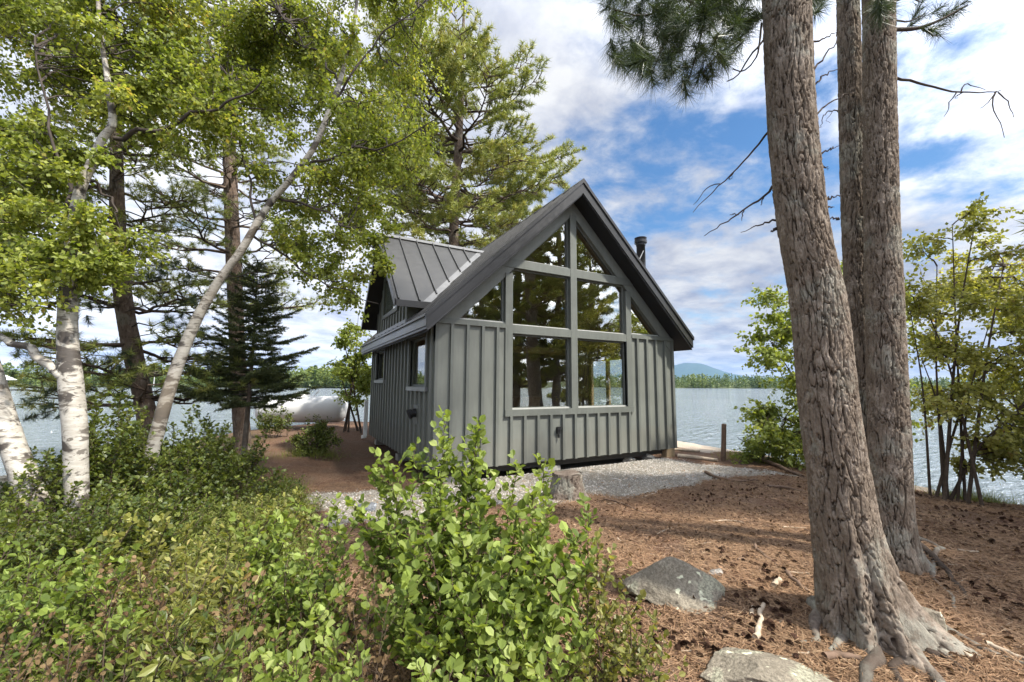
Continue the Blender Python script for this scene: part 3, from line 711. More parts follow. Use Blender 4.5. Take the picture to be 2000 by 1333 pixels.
    for sg in (-1, 1):
        p0 = np.array([rx(ZN)-.02, YR+sg*(YR-YN), ZN]); p1 = np.array([rx(ZRD), YR, ZRD]); n2 = unit(np.array([0, sg*s2, 1.]))
        o1 = np.array([-.17, 0, 0]); nn = n2*.009
        vf.add([p0+nn, p1+nn, p1+o1+nn, p0+o1+nn], [(0, 1, 2, 3) if sg < 0 else (3, 2, 1, 0)])
        n3 = unit(np.array([-S, 0, 1.]))*.012
        q0 = p0+np.array([0, 0, 0]); e = unit(np.cross(n3, p1-p0))*.09
        if (e[1] > 0) == (sg < 0): e = -e
        vf.add([q0+n3, p1+n3, p1+n3+e, q0+n3+e], [(0, 1, 2, 3)])
    vf.build('valley_flashing', MT['drip'], ro2)
    fb = MB()
    for sg in (-1, 1):
        ye = YR+sg*(YR-YN)
        fb.add([(XD-.02, YR, ZRD+.015), (XD-.02, ye, ZN+.015), (XD-.02, ye, ZN-.15), (XD-.02, YR, ZRD-.16),
                (XD+.01, YR, ZRD+.015), (XD+.01, ye, ZN+.015), (XD+.01, ye, ZN-.15), (XD+.01, YR, ZRD-.16)],
               [(0, 1, 2, 3), (7, 6, 5, 4), (0, 4, 5, 1), (1, 5, 6, 2), (2, 6, 7, 3)])
        fb.box(XD+.011, rx(ZN)-.02, *sorted((ye+sg*.002, ye+sg*.02)), ZN-.13, ZN-.006)
        # boarded soffit
        fb.add([(XD+.02, YR+sg*.01, ZRD-.15), (XW-.001, YR+sg*.01, ZRD-.15), (XW-.001, ye, ZN-.118), (XD+.02, ye, ZN-.118)], [(0, 1, 2, 3)])
    fb.build('dormer_fascia', MT['fascia'], ro2)
    cp = MB(); 
    for sg in (-1, 1): cp.add([(XD-.03, YR, ZRD+.045), (rx(ZRD)+.05, YR, ZRD+.045), (rx(ZRD)+.05, YR+sg*.1, ZRD+.045-s2*.1), (XD-.03, YR+sg*.1, ZRD+.045-s2*.1)], [(0, 1, 2, 3) if sg < 0 else (3, 2, 1, 0)])
    cp.build('dormer_ridge_cap', MT['drip'], ro2)
    # stove pipe on the far slope
    pp = lv(1251, 520, 0); xs = 4.35; rr_ = ray(1251, 470); 
    tt = None; bx = 5.2
    # stand where the sight line crosses 1 m behind the roof's near part
    p = onp(1251, 466, 0, bx); px_, py_ = p[0], p[1]; zt = p[2]
    zroof = tl(px_, ZA)
    ch = MB(); ch.tube([(px_, py_, zroof-.1), (px_, py_, zt-.12)], .105, 20); chm = ch.build('chimney', MT['black_pipe'], root, True)
    cc = MB(); cc.tube([(px_, py_, zt-.19), (px_, py_, zt-.13), (px_, py_, zt-.129), (px_, py_, zt-.06), (px_, py_, zt-.059), (px_, py_, zt)], [.115, .115, .15, .15, .13, .15], 20); cc.build('chimney_cap', MT['black_pipe'], chm)
    br = MB(); br.tube([(px_-.02, py_-.1, zt-.35), (px_-.5, py_-.35, tl(px_-.5, ZA)+.02)], .012, 6); br.tube([(px_-.02, py_+.1, zt-.35), (px_-.5, py_+.35, tl(px_-.5, ZA)+.02)], .012, 6); br.build('chimney_brace', MT['drip'], chm)
    # vent, outlet, downspout
    v = MB(); v.box(-.035, .003, .84, 1.16, .74, 1.1); vo = v.build('wall_vent', MT['trim'], root)
    v = MB(); v.tube([(-.03, 1.0, .95), (-.10, 1.0, .95)], .085, 18); v.tube([(-.10, 1.0, .95), (-.17, 1., .92)], [.085, .10], 18); v.build('vent_hood', MT['black_box'], vo)
    e_ = MB(); e_.box(2.585, 2.665, -.05, .002, .52, .65); e_.box(2.575, 2.675, -.075, -.051, .60, .665); e_.tube([(2.625, -.04, .52), (2.625, -.05, .44)], .018, 8); e_.build('outlet_box', MT['black_box'], root)
    ds = MB(); ds.box(-.17, -.07, LEN+.02, LEN+.12, -.05, 1.02); ds.obox((-.16, LEN+.02, -.06), (.05, 0, 0), (0, .16, -.03), (0, .008, .045)); ds.build('downspout', MT['white_pipe'], root)
    return root
build_cabin()
# furniture seen through the panes
def cabinet():
    c = onp(1133, 790, 1, 4.6)
    r = thing('cabinet', 'low pale wooden cabinet standing inside behind the lower right window', 'cabinet', (3.75, 3.1, .3))
    q = MB(); q.box(3.45, 4.05, 2.9, 3.35, .3, 1.12); q.box(3.42, 4.08, 2.87, 3.38, 1.121, 1.16); q.build('body', MT['pinewood'], r)
    q = MB(); frame_poly(q, [(3.47, .36), (4.03, .36), (4.03, 1.1), (3.47, 1.1)], .07, 1, 2.88, 2.899); d = q.build('door', MT['pinewood'], r)
    q = MB(); q.tube([(3.98, 2.88, .75), (3.98, 2.86, .75)], .015, 8); q.build('knob', MT['black_box'], d)
cabinet()
# ================================================================ trees
def level_path(pts, D, n=None, dD=0., thin=1.):
    """trunk centre line through image points (px, py, apparent width in px) at level distance D; returns points and radii"""
    out = []
    for i, (x, y, wd) in enumerate(pts):
        Di = D+dD*i/(len(pts)-1); p = lv(x, y, Di); dep = (p-CAM)@F2
        sec = math.sqrt(1+((x-1000)/F)**2)
        out.append((*p, thin*wd*.5*dep/F/sec))
    return np.array(out)
def voro2(u, v, nu, seed):
    iu = np.floor(u); iv = np.floor(v); f1 = np.full(u.shape, 9.); f2 = np.full(u.shape, 9.)
    for a in (-1, 0, 1):
        for b in (-1, 0, 1):
            cu = iu+a; cv = iv+b; wu = np.mod(cu, nu)
            dx = cu+.15+.7*hsh(wu, cv, 0, seed)-u; dy = cv+.1+.8*hsh(wu, cv, 1, seed)-v
            d = np.maximum(np.abs(dx), .0)**2+dy*dy; d = np.sqrt(d)
            f2 = np.where(d < f1, f1, np.minimum(f2, d)); f1 = np.minimum(f1, d)
    return f1, f2
def bark_trunk(path, nseg, ring, depth, cell, seed, flare=(), plate=None):
    """a trunk with real bark plates: path rows x,y,z,r"""
    L = np.linalg.norm(np.diff(path[:, :3], axis=0), axis=1).sum(); n = max(8, int(L/ring))
    P = smooth_path(path, n); s = np.linspace(0, L, n)[:, None]; th = (np.arange(nseg)*2*math.pi/nseg)[None]
    r0 = P[:, 3][:, None]; nu = max(6, round(2*math.pi*r0.mean()/cell[0]))
    q = p3(np.cos(th)*2.2+0*s, np.sin(th)*2.2+0*s, s*2.5)
    wob = fbm(q+seed, 3, seed)-.5; wob2 = fbm(q*2.7+9, 3, seed+5)-.5
    u = th/(2*math.pi)*nu+wob*2.6+0*s; v = s/cell[1]+wob2*3.0+0*th
    f1, f2 = voro2(u, v, nu, seed); e = sstep((f2-f1)/.20)
    u2 = th/(2*math.pi)*(nu*2)+wob2*2.5+wob; f1b, f2b = voro2(u2, v*3.4+wob*2, nu*2, seed+3); e2 = sstep((f2b-f1b)/.3)
    fine = fbm(p3(np.cos(th)*11+0*s, np.sin(th)*11+0*s, s*16), 4, seed+8, .65)-.5
    lump = (fbm(p3(np.cos(th)*1.1+0*s, np.sin(th)*1.1+0*s, s*1.6), 2, seed+2)-.5)*.10
    r = r0*(1+lump)+depth*(e*1.1+e2*.35-.8)+depth*1.0*fine
    for (t0, wd, amp, hh) in flare:
        dth = np.angle(np.exp(1j*(th-t0))); r = r+amp*np.exp(-s/hh)*np.exp(-(dth/wd)**2)
    V = np.stack([P[:, 0][:, None]+r*np.cos(th), P[:, 1][:, None]+r*np.sin(th), P[:, 2][:, None]+0*r], -1).reshape(-1, 3)
    i = np.arange(n-1)[:, None]*nseg; j = np.arange(nseg)[None]; j2 = (j+1) % nseg
    mb = MB(); mb.add(V, np.stack([i+j, i+j2, i+nseg+j2, i+nseg+j], -1).reshape(-1, 4), attr=np.clip(e*.8+e2*.3, 0, 1).ravel()*np.ones(n*nseg))
    return mb, P
def wobble(a, b, n, amp, seed=None):
    t = np.linspace(0, 1, n)[:, None]; g = rng.normal(0, 1, (n, 3)); g = np.cumsum(g, 0); g = g-t*g[-1]-(1-t)*g[0]
    return a+(b-a)*t+g*amp/math.sqrt(n)
def tufts(mb, pts, dirs, n, L, wd, spread=.75, base=.5):
    """needle bundles at pts pointing along dirs"""
    pts = np.asarray(pts); dirs = unit(np.asarray(dirs)); k = len(pts)
    if k == 0: return
    P = np.repeat(pts, n, 0); D = np.repeat(dirs, n, 0)
    g = rng.normal(0, 1, (k*n, 3)); g = unit(g-(g*D).sum(1, keepdims=True)*D)
    an = spread*np.sqrt(rng.random(k*n))[:, None]*1.35
    ax = D*np.cos(an)+g*np.sin(an)
    l = L*(.7+.45*rng.random(k*n)); P = P - D*(rng.random((k*n, 1))*L*.45)
    at = np.repeat(np.clip(base+rng.normal(0, .2, k), 0, 1), n)+rng.normal(0, .1, k*n)
    mb.leaves(P, ax, rng.normal(0, 1, (k*n, 3)), l, wd, 2, np.clip(at, 0, 1))
def pine_crown(P, prof, zlo, zhi, nwhorl, wood, need, tuft_n, tuft_L, tuft_w, dens=1., up=.25, side=None, base=.5, seed=0, spread=.85):
    """whorled limbs on trunk samples P (x,y,z,r) between heights; prof(t)->limb length (t: 0 low, 1 top)"""
    zs = P[:, 2]
    for k in range(nwhorl):
        z = zlo+(zhi-zlo)*(k+rng.random()*.7)/nwhorl; t = (z-zlo)/(zhi-zlo); i = int(np.argmin(abs(zs-z))); c = P[i, :3]; tr = P[i, 3]
        nb = rng.integers(3, 6); a0 = rng.random()*6.28
        for b in range(nb):
            a = a0+b*6.28/nb+rng.normal(0, .3); ln = prof(t)*(.65+.5*rng.random())
            if side is not None: ln *= side(a, t)
            if ln < .25: continue
            d = np.array([math.cos(a), math.sin(a), up*(.1+1.3*t)+rng.normal(0, .12)])
            e = c+d*ln+np.array([0, 0, .10*ln]); path = wobble(c, e, 8, ln*.10)
            path[:, 2] -= np.sin(np.linspace(0, math.pi, 8))*ln*.09
            rr = max(.012, min(tr*.55, ln*.016+.008)); wood.tube(path, np.linspace(rr, .005, 8), 5, False)
            tp, td = [], []
            nsub = int(max(3, ln*6.5*dens))
            for q in range(nsub):
                f = .28+.72*(q+rng.random())/nsub; m = path[min(7, int(f*7))]; m = m+(path[min(7, int(f*7)+1)]-m)*(f*7-int(f*7))
                sgn = 1 if q % 2 else -1; sd = unit(np.cross(d, [0, 0, 1]))*sgn
                sl = ln*(.18+.30*(1-f))*(.6+.7*rng.random())+.12
                sdv = unit(unit(d)*.75+sd*(.9+.3*rng.random())+np.array([0, 0, .28+rng.normal(0, .2)])); sp = wobble(m, m+sdv*sl, 4, sl*.12)
                wood.tube(sp, np.linspace(rr*.35+.003, .003, 4), 4, False)
                ntf = max(2, int(sl/.13*dens))
                for g in range(ntf):
                    h = .35+.65*(g+1)/ntf; pt = sp[0]+(sp[-1]-sp[0])*h
                    tp.append(pt+rng.normal(0, .03, 3)); td.append(unit(sdv*.8+rng.normal(0, .45, 3)+np.array([0, 0, .45])))
            tp.append(path[-1]); td.append(unit(d+np.array([0, 0, .3])))
            tufts(need, tp, td, tuft_n, tuft_L, tuft_w, spread, np.clip(base+rng.normal(0, .1), 0, 1))

# ---- the three big red pines at the right
def dead_twig(parent, pts, D, r0, subs=()):
    mb = MB(); q = [lv(x, y, D if not hasattr(D, '__len__') else D[i]) for i, (x, y) in enumerate(pts)]
    p = smooth_path(np.array(q), 14); p = p+rng.normal(0, .006, p.shape); mb.tube(p, np.linspace(r0, r0*.25, 14), 6)
    for s_ in subs:
        q = np.array([lv(x, y, D) for x, y in s_]); q = smooth_path(q, 8)+rng.normal(0, .004, (8, 3)); mb.tube(q, np.linspace(r0*.5, r0*.18, 8), 5)
    mb.build('dead_branch', MT['twig'], parent)
def root_tube(parent, pix, r0, r1, lift=.3, pts=None):
    q = np.array([gp(x, y) for x, y in pix]) if pts is None else np.array(pts); n = 26
    p = smooth_path(q, n); r = np.linspace(r0, r1, n)*(1+.3*np.interp(np.arange(n), np.linspace(0, n, 7), rng.normal(0, .5, 7)))
    p[:, 2] = gz(p[:, 0], p[:, 1])+r*lift*(1-.9*np.linspace(0, 1, n)**3)
    p[:, :2] += np.stack([np.interp(np.arange(n), np.linspace(0, n, 8), rng.normal(0, .018, 8)) for _ in (0, 1)], 1); mb = MB(); mb.tube(p, r, 10); mb.build('root', MT['root'], parent, True)
def big_pine(label, pts, D, nseg, ring, seed, flare, top, crown_from, crown_r, depth=.014, side=None, group=None, lower=.12):
    path = level_path(pts, D, thin=.94)
    base = path[-1].copy(); gzb = g1(base[0], base[1])
    root = thing('pine_tree', label, 'pine tree', (base[0], base[1], gzb), 'large pines at the right')
    path = path[::-1].copy()
    if path[0, 2] > gzb-lower: path = np.vstack([[path[0, 0]+(path[0, 0]-path[1, 0])*.1, path[0, 1], gzb-lower, path[0, 3]*1.02], path])
    mb, P = bark_trunk(path, nseg, ring, depth, (.058, .19), seed, flare)
    tr = mb.build('trunk', MT['pinebark'], root, True)
    # the upper stem carries on out of sight, with the crown that shades the place
    a = path[-1]; d = unit(path[-1, :3]-path[-3, :3]); up = []
    for t in np.linspace(0, 1, 8):
        z = a[2]+(top-a[2])*t; k = (z-a[2])/d[2]; up.append((*(a[:3]+d*k*(1-.3*t)*np.array([1, 1, 0])+np.array([0, 0, z-a[2]])), a[3]*(1-.85*t)))
    up = np.array(up); up[:, 2] = a[2]-.02+(top-a[2])*np.linspace(0, 1, 8)
    m2, P2 = bark_trunk(up, 32, .06, .008, (.06, .16), seed+1); m2.build('upper_stem', MT['pinebark_red'], root, True)
    wood, need = MB(), MB()
    pine_crown(P2, lambda t: crown_r*(1-.75*t)*(.75+.5*math.sin(t*9+seed)), crown_from, top-.3, 9, wood, need, 12, .17, .014, .8, side=side)
    wood.build('limbs', MT['pinebark_red'], root, True); need.build('needles', MT['needle'], root)
    return root, path, P
ptsA = [(1530, -40, 93), (1535, 0, 95), (1544, 212, 97), (1566, 425, 103), (1598, 600, 113), (1617, 799, 122), (1636, 938, 127), (1645, 1020, 135), (1658, 1105, 148), (1668, 1185, 165)]
cang = lambda v: math.atan2(v[1], v[0])
toR = cang(RT-FWD*.55); toC = cang(-FWD); toL = cang(-RT-FWD*.4)
pineA, pathA, PA = big_pine('thick leaning pine with flared roots, nearest of the large trunks at the right', ptsA, 2.72, 300, .0075, 3,
    [(toR, .26, .42, .13), (toR+.05, .26, .20, .36), (toC+.1, .22, .26, .14), (toC+.1, .22, .10, .4), (toC+.75, .24, .24, .12), (toL, .30, .16, .13), (cang(RT+FWD*.45), .26, .30, .13), (cang(FWD), .5, .12, .15), (toC-.5, .2, .20, .16), (toC-.5, .2, .08, .45)], 15.5, 9.0, 2.6)
ptsB = [(1715, -40, 66), (1716, 0, 67), (1720, 340, 71), (1730, 659, 80), (1736, 845, 86), (1740, 938, 89), (1745, 1030, 92), (1750, 1085, 100)]
pineB, pathB, PB = big_pine('straight tall pine close behind the leaning front pine, right one of the rear pair', ptsB, 3.6, 230, .009, 11,
    [(toR, .4, .12, .14), (toC, .4, .10, .12), (toL, .5, .09, .12), (cang(RT), .4, .10, .18)], 15, 9.4, 2.3)
ptsC = [(1655, -40, 44), (1656, 0, 46), (1665, 340, 50), (1680, 659, 58), (1694, 900, 66), (1704, 1040, 74)]
pineC, pathC, PC = big_pine('slimmer pine trunk half hidden between the two front pine trunks', ptsC, 3.92, 180, .011, 23,
    [(toR, .5, .08, .12), (toL, .5, .1, .12)], 14.5, 9.2, 2.2)
for pts, r_ in (([(1735, 1180), (1775, 1240), (1815, 1300), (1850, 1360), (1880, 1430)], .075), ([(1690, 1215), (1700, 1270), (1692, 1330), (1670, 1400)], .06), ([(1715, 1215), (1745, 1280), (1760, 1340), (1765, 1400)], .05),
            ([(1612, 1190), (1594, 1225), (1572, 1262)], .05), ([(1760, 1175), (1830, 1220), (1900, 1256), (2010, 1302)], .045), ([(1650, 1215), (1635, 1255), (1640, 1290)], .035), ([(1770, 1250), (1850, 1290), (1930, 1340)], .03)):
    root_tube(pineA, pts, r_, .010, .25)
for pts in ([(1795, 1085), (1838, 1140), (1868, 1200)], [(1800, 1068), (1850, 1125), (1903, 1195)], [(1735, 1095), (1690, 1110), (1655, 1130)], [(1790, 1055), (1830, 1070), (1825, 1115)]):
    root_tube(pineB, pts, .034, .009, .25)
dead_twig(pineA, [(1504, 253), (1470, 295), (1440, 330), (1405, 362), (1353, 416)], 2.9, .009, [[(1405, 360), (1382, 366), (1355, 400)], [(1432, 338), (1424, 352), (1431, 345)]])
dead_twig(pineA, [(1510, 366), (1486, 390), (1450, 412), (1410, 438), (1376, 461)], 2.9, .010, [[(1490, 388), (1487, 400), (1484, 398)], [(1450, 412), (1449, 432)], [(1440, 418), (1425, 420)]])
dead_twig(pineA, [(1515, 430), (1480, 440), (1452, 454)], 2.9, .008)
dead_twig(pineA, [(1516, 446), (1506, 452)], 2.8, .012)
for pts in ([(1586, 140), (1606, 115), (1632, 82), (1640, 40)], [(1588, 168), (1612, 146), (1636, 136)], [(1592, 226), (1616, 205), (1640, 190), (1670, 178)], [(1602, 304), (1620, 292), (1640, 286)], [(1614, 388), (1630, 384), (1645, 380)],
            [(1586, 85), (1610, 75), (1640, 60)], [(1598, 328), (1612, 326), (1618, 332)], [(1610, 404), (1628, 404)]):
    dead_twig(pineA, pts, 2.85, .008)
dead_twig(pineC, [(1645, 222), (1628, 215), (1612, 222), (1604, 246), (1598, 250)], 4.2, .008, [[(1628, 216), (1615, 235), (1622, 240)]])
dead_twig(pineC, [(1640, 428), (1626, 426), (1618, 430)], 4.2, .012)
dead_twig(pineB, [(1745, 150), (1790, 163), (1868, 180), (1920, 181), (1958, 177)], 3.6, .013,
          [[(1945, 178), (1938, 210), (1952, 240), (1962, 270)], [(1950, 179), (1968, 200), (1980, 230)], [(1868, 180), (1856, 200), (1845, 228)], [(1876, 180), (1884, 164), (1905, 168), (1925, 176)], [(1880, 181), (1866, 190), (1872, 192)], [(1945, 180), (1930, 200), (1915, 212)]])
# green boughs that hang into the picture
def bough(parent, main, subs, D, tips, nn=95, L=.15, wd=.0035):
    wood, need = MB(), MB()
    def shoot(p, r):
        m_ = MB(); m_.tube(p, r, 6); m_.build('bough', MT['twig'], parent, True)
    q = smooth_path(np.array([lv(x, y, D+dd) for x, y, dd in main]), 14); shoot(q, np.linspace(.02, .006, 14))
    for s_ in subs:
        p = smooth_path(np.array([lv(x, y, D+dd) for x, y, dd in s_]), 10)+rng.normal(0, .004, (10, 3)); shoot(p, np.linspace(.009, .004, 10))
    tp, td = [], []
    for (x, y, dx, dy, dd) in tips:
        p = lv(x, y, D+dd); e = lv(x+dx, y+dy, D+dd+rng.normal(0, .05)); tp.append(p); td.append(e-p)
        # each shoot is needled along its last stretch
        sdir = unit(e-p); need.tube([p-sdir*.16+rng.normal(0, .02, 3), p], .0035, 4, False, .05)
        tp.append(p-sdir*.05); td.append(e-p); tp.append(p-sdir*.10); td.append(e-p)
    tufts(need, tp, td, nn//2, L, wd, 1.0, .4)
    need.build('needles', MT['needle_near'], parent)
tipsA = [(1182, 20, -20, 30, 0), (1200, 40, 0, 30, .2), (1178, -5, -30, 5, .1)]
rg = np.random.default_rng(5)
for k in range(120):
    x = rg.uniform(1205, 1440); lim = 150 - abs(x-1320)*.35 + (25 if x < 1300 else 0); y = rg.uniform(-50, lim)
    tipsA.append((x, y, rg.normal(0, 16), rg.uniform(8, 30), rg.uniform(-.35, .5)))
tipsA += [(1341, 190, 5, 25, 0), (1335, 178, -5, 25, .1), (1384, 157, 18, 20, 0), (1392, 150, 5, 25, .1), (1360, 165, -8, 22, .1), (1422, 132, 14, 12, 0), (1248, 130, -12, 24, 0), (1277, 168, 6, 24, 0), (1262, 150, -8, 25, .1), (1300, 150, 0, 25, .2), (1240, 105, -20, 15, 0)]
for k in range(16): tipsA.append((rg.uniform(1430, 1490), rg.uniform(-30, 70), rg.normal(5, 15), rg.uniform(-5, 20), rg.uniform(-.1, .4)))
for k in range(6): tipsA.append((rg.uniform(1572, 1610), rg.uniform(-30, 22), rg.uniform(5, 25), rg.normal(0, 10), rg.uniform(-.1, .3)))
bough(pineA, [(1500, 20, 0), (1470, 40, .05), (1420, 40, .1), (1350, 5, .15), (1270, -40, .2)],
      [[(1470, 40, 0), (1440, 80, 0), (1400, 110, 0), (1375, 140, 0)], [(1410, 35, 0), (1380, 20, 0), (1372, 60, 0), (1345, 160, 0)], [(1350, 5, .1), (1310, 60, .1), (1270, 150, 0)], [(1330, 0, .1), (1260, 30, .1), (1185, 15, .1)],
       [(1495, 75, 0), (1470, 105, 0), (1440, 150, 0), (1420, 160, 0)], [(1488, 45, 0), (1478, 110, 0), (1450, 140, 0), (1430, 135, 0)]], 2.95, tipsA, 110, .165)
tipsB = [(1808, 30, 22, -14, 0), (1822, 62, 18, 6, 0), (1850, 45, 24, -10, .1), (1838, 72, 14, 12, .1), (1880, 18, 24, -12, 0), (1895, -2, 24, -16, 0), (1868, 30, 26, 0, .1), (1800, 5, 10, -20, .1), (1842, 12, 22, -16, 0), (1812, -20, 10, -20, 0)]
bough(pineB, [(1745, 58, 0), (1790, 56, 0), (1835, 40, 0), (1890, 10, 0)], [[(1745, 40, 0), (1775, 42, 0), (1808, 28, 0)], [(1795, 55, 0), (1815, 66, 0), (1830, 72, 0)], [(1745, 5, 0), (1770, -5, 0), (1800, 5, 0)]], 3.6, tipsB, 80, .16)
bough(pineB, [(1740, -60, 0), (1725, -20, -.35), (1722, 20, -.4)], [], 3.6, [(1720, 45, 2, 30, -.42), (1728, 30, 12, 30, -.42), (1708, 25, -12, 30, -.42), (1722, 15, 0, 30, -.4), (1735, 20, 14, 20, -.4)], 90, .17)

# ---- pines at the left and behind the cabin
def mid_pine(label, pts, D, zlo, zhi, prof, nwh, seed, tn=9, tL=.17, tw=.013, dens=1., side=None, base=.5, group=None, stubs=12, spread=.85):
    path = level_path(pts, D)[::-1].copy(); b = path[0]; zg = g1(b[0], b[1])
    root = thing('pine_tree', label, 'pine tree', (b[0], b[1], zg), group)
    if b[2] > zg-.1: path = np.vstack([[b[0]+(b[0]-path[1, 0])*.5, b[1]+(b[1]-path[1, 1])*.5, zg-.15, b[3]*1.1], path])
    mb, P = bark_trunk(path, 56, .04, .012, (.06, .15), seed); mb.build('trunk', MT['pinebark_red'], root, True)
    wood, need = MB(), MB(); pine_crown(P, prof, zlo, zhi, nwh, wood, need, tn, tL, tw, dens, side=side, base=base, spread=spread)
    for k in range(stubs):
        i = rng.integers(len(P)//5, len(P)*4//5); a = rng.random()*6.28; ln = .4+1.2*rng.random(); d = np.array([math.cos(a), math.sin(a), rng.normal(.1, .2)])
        p = wobble(P[i, :3], P[i, :3]+d*ln, 6, ln*.15); wood.tube(p, np.linspace(.015, .004, 6), 5, False)
    wood.build('limbs', MT['pinebark_red'], root, True); need.build('needles', MT['needle'], root)
    return root
pineL = mid_pine('reddish pine trunk standing between the two white birches', [(222, 60, 14), (225, 200, 20), (228, 330, 27), (229, 400, 30), (232, 500, 34), (243, 600, 38), (262, 700, 40), (285, 800, 41), (300, 900, 44)], 7.2,
         1.0, 8.4, lambda t: 1.9*(1-.5*t), 13, 31, 26, .125, .010, 1.05, spread=1.3)
mid_pine('taller pine trunk crossing behind the slanting birch', [(437, -120, 6), (438, -30, 9), (441, 100, 16), (446, 220, 22), (450, 350, 27), (456, 500, 30), (462, 650, 31), (470, 800, 34), (475, 890, 35)], 10.2,
         3.4, 13.6, lambda t: 2.4*(1-.55*t), 15, 37, 24, .14, .012, 1.05, spread=1.3)
def sideR(a, t): return 1.0
mid_pine('tall full-crowned pine rising behind the cabin roof', [(906, 8, 2.5), (905, 60, 6), (903, 110, 9), (900, 190, 12), (895, 290, 15), (889, 380, 17), (886, 470, 19), (884, 600, 21), (883, 720, 22)], 16.6,
         7.0, 16.9, lambda t: (2.8+1.6*math.sin(min(1, t*1.25)*math.pi)*1.0)*(1 if t < .62 else max(.16, 1-((t-.62)/.38)**1.5)), 19, 41, 15, .25, .030, .95, base=.68, spread=1.1)

rg = np.random.default_rng(15); tl_ = []
for (cx0, cy0, sx0, sy0, n0) in ((215, 735, 45, 28, 15), (225, 690, 30, 25, 9), (95, 800, 38, 20, 9), (110, 770, 20, 15, 4), (20, 690, 30, 30, 6), (330, 560, 60, 40, 18), (150, 600, 40, 40, 9), (350, 640, 40, 30, 12), (205, 960, 25, 12, 0)):
    for k in range(n0): tl_.append((rg.normal(cx0, sx0*.6), rg.normal(cy0, sy0*.6), rg.normal(0, 14), rg.normal(-4, 12), rg.uniform(-.6, .3)))
bough(pineL, [(262, 690, 0), (235, 705, -.2), (205, 735, -.4), (180, 745, -.5)], [[(262, 740, 0), (180, 775, -.3), (110, 800, -.5), (60, 815, -.5)], [(243, 610, 0), (300, 590, -.2), (370, 560, -.4)], [(240, 590, 0), (190, 600, -.2), (130, 610, -.4)], [(255, 660, 0), (310, 650, -.2), (370, 640, -.3)], [(262, 700, 0), (120, 690, -.4), (20, 690, -.5)]], 7.0, tl_, 60, .13, .007)
# ---- a small dark spruce
def spruce(label, px, D, ztop_py, spread, seed):
    b = foot(px, D); top = lv(px+18, ztop_py, D); H = top[2]-b[2]
    root = thing('spruce_tree', label, 'spruce tree', tuple(b))
    tk = MB(); pth = smooth_path(np.array([b-[0, 0, .1], b+(top-b)*.5+[.02, 0, 0], top]), 14); tk.tube(pth, np.linspace(.055, .006, 14), 9); tk.build('trunk', MT['pinebark'], root, True)
    wood, need = MB(), MB(); nb = 84
    for k in range(nb):
        t = .30+.69*(k/nb)**.95; c = pth[int(t*13)]+(pth[min(13, int(t*13)+1)]-pth[int(t*13)])*(t*13-int(t*13)); ln = spread*min(1, (1-t)**.6*1.1)*(.5+.65*rng.random())*(1 if t > .34 else .8)+.06
        a = k*2.4+rng.normal(0, .3); d = np.array([math.cos(a), math.sin(a), -.12+.5*t]); p = wobble(c, c+d*ln, 7, ln*.04); p[:, 2] -= np.sin(np.linspace(0, 1, 7)*2.4)*ln*.06; p[:, 2] += np.linspace(0, 1, 7)**2*ln*.16
        wood.tube(p, np.linspace(.008+.006*(1-t), .002, 7), 5, False)
        sd = unit(np.cross(d, [0, 0, 1])); tw = [(p, ln)]
        ns = int(ln/.042)+2
        for q in range(ns):
            f = .15+.85*(q+.5)/ns; m = p[0]+(p[-1]-p[0])*f; m[2] = np.interp(f, np.linspace(0, 1, 7), p[:, 2]); s_ = 1 if q % 2 else -1
            sl = (ln*.42*(1-f)+.07)*(.7+.5*rng.random()); e = m+unit(unit(d)+sd*s_*1.1+[0, 0, -.10+rng.normal(0, .12)])*sl; tw.append((np.array([m, e]), sl))
            if sl > .22:
                for s3 in (-1, 1):
                    m3 = m+(e-m)*.5; e3 = m3+unit((e-m)*2+np.cross(unit(e-m), [0, 0, 1])*s3*.3+[0, 0, -.03])*sl*.4; tw.append((np.array([m3, e3]), sl*.4))
        for q, l in tw:
            n = max(12, int(l/.0036)); f = rng.random(n)
            x = np.stack([np.interp(f*(len(q)-1), np.arange(len(q)), q[:, c_]) for c_ in range(3)], 1); dq = unit(q[-1]-q[0])
            ax = unit(dq*.9+rng.normal(0, .75, (n, 3))+[0, 0, .15]); need.leaves(x, ax, rng.normal(0, 1, (n, 3)), .042+.02*rng.random(n), .011, 2, np.clip(.35+.35*(f > .8)+rng.normal(0, .15, n), 0, 1))
    wood.build('branches', MT['twig'], root); need.build('needles', MT['spruce'], root)
spruce('small dark young spruce standing left of the cabin in front of the white tank', 486, 7.6, 512, 1.28, 3)
def deadtop(): pass

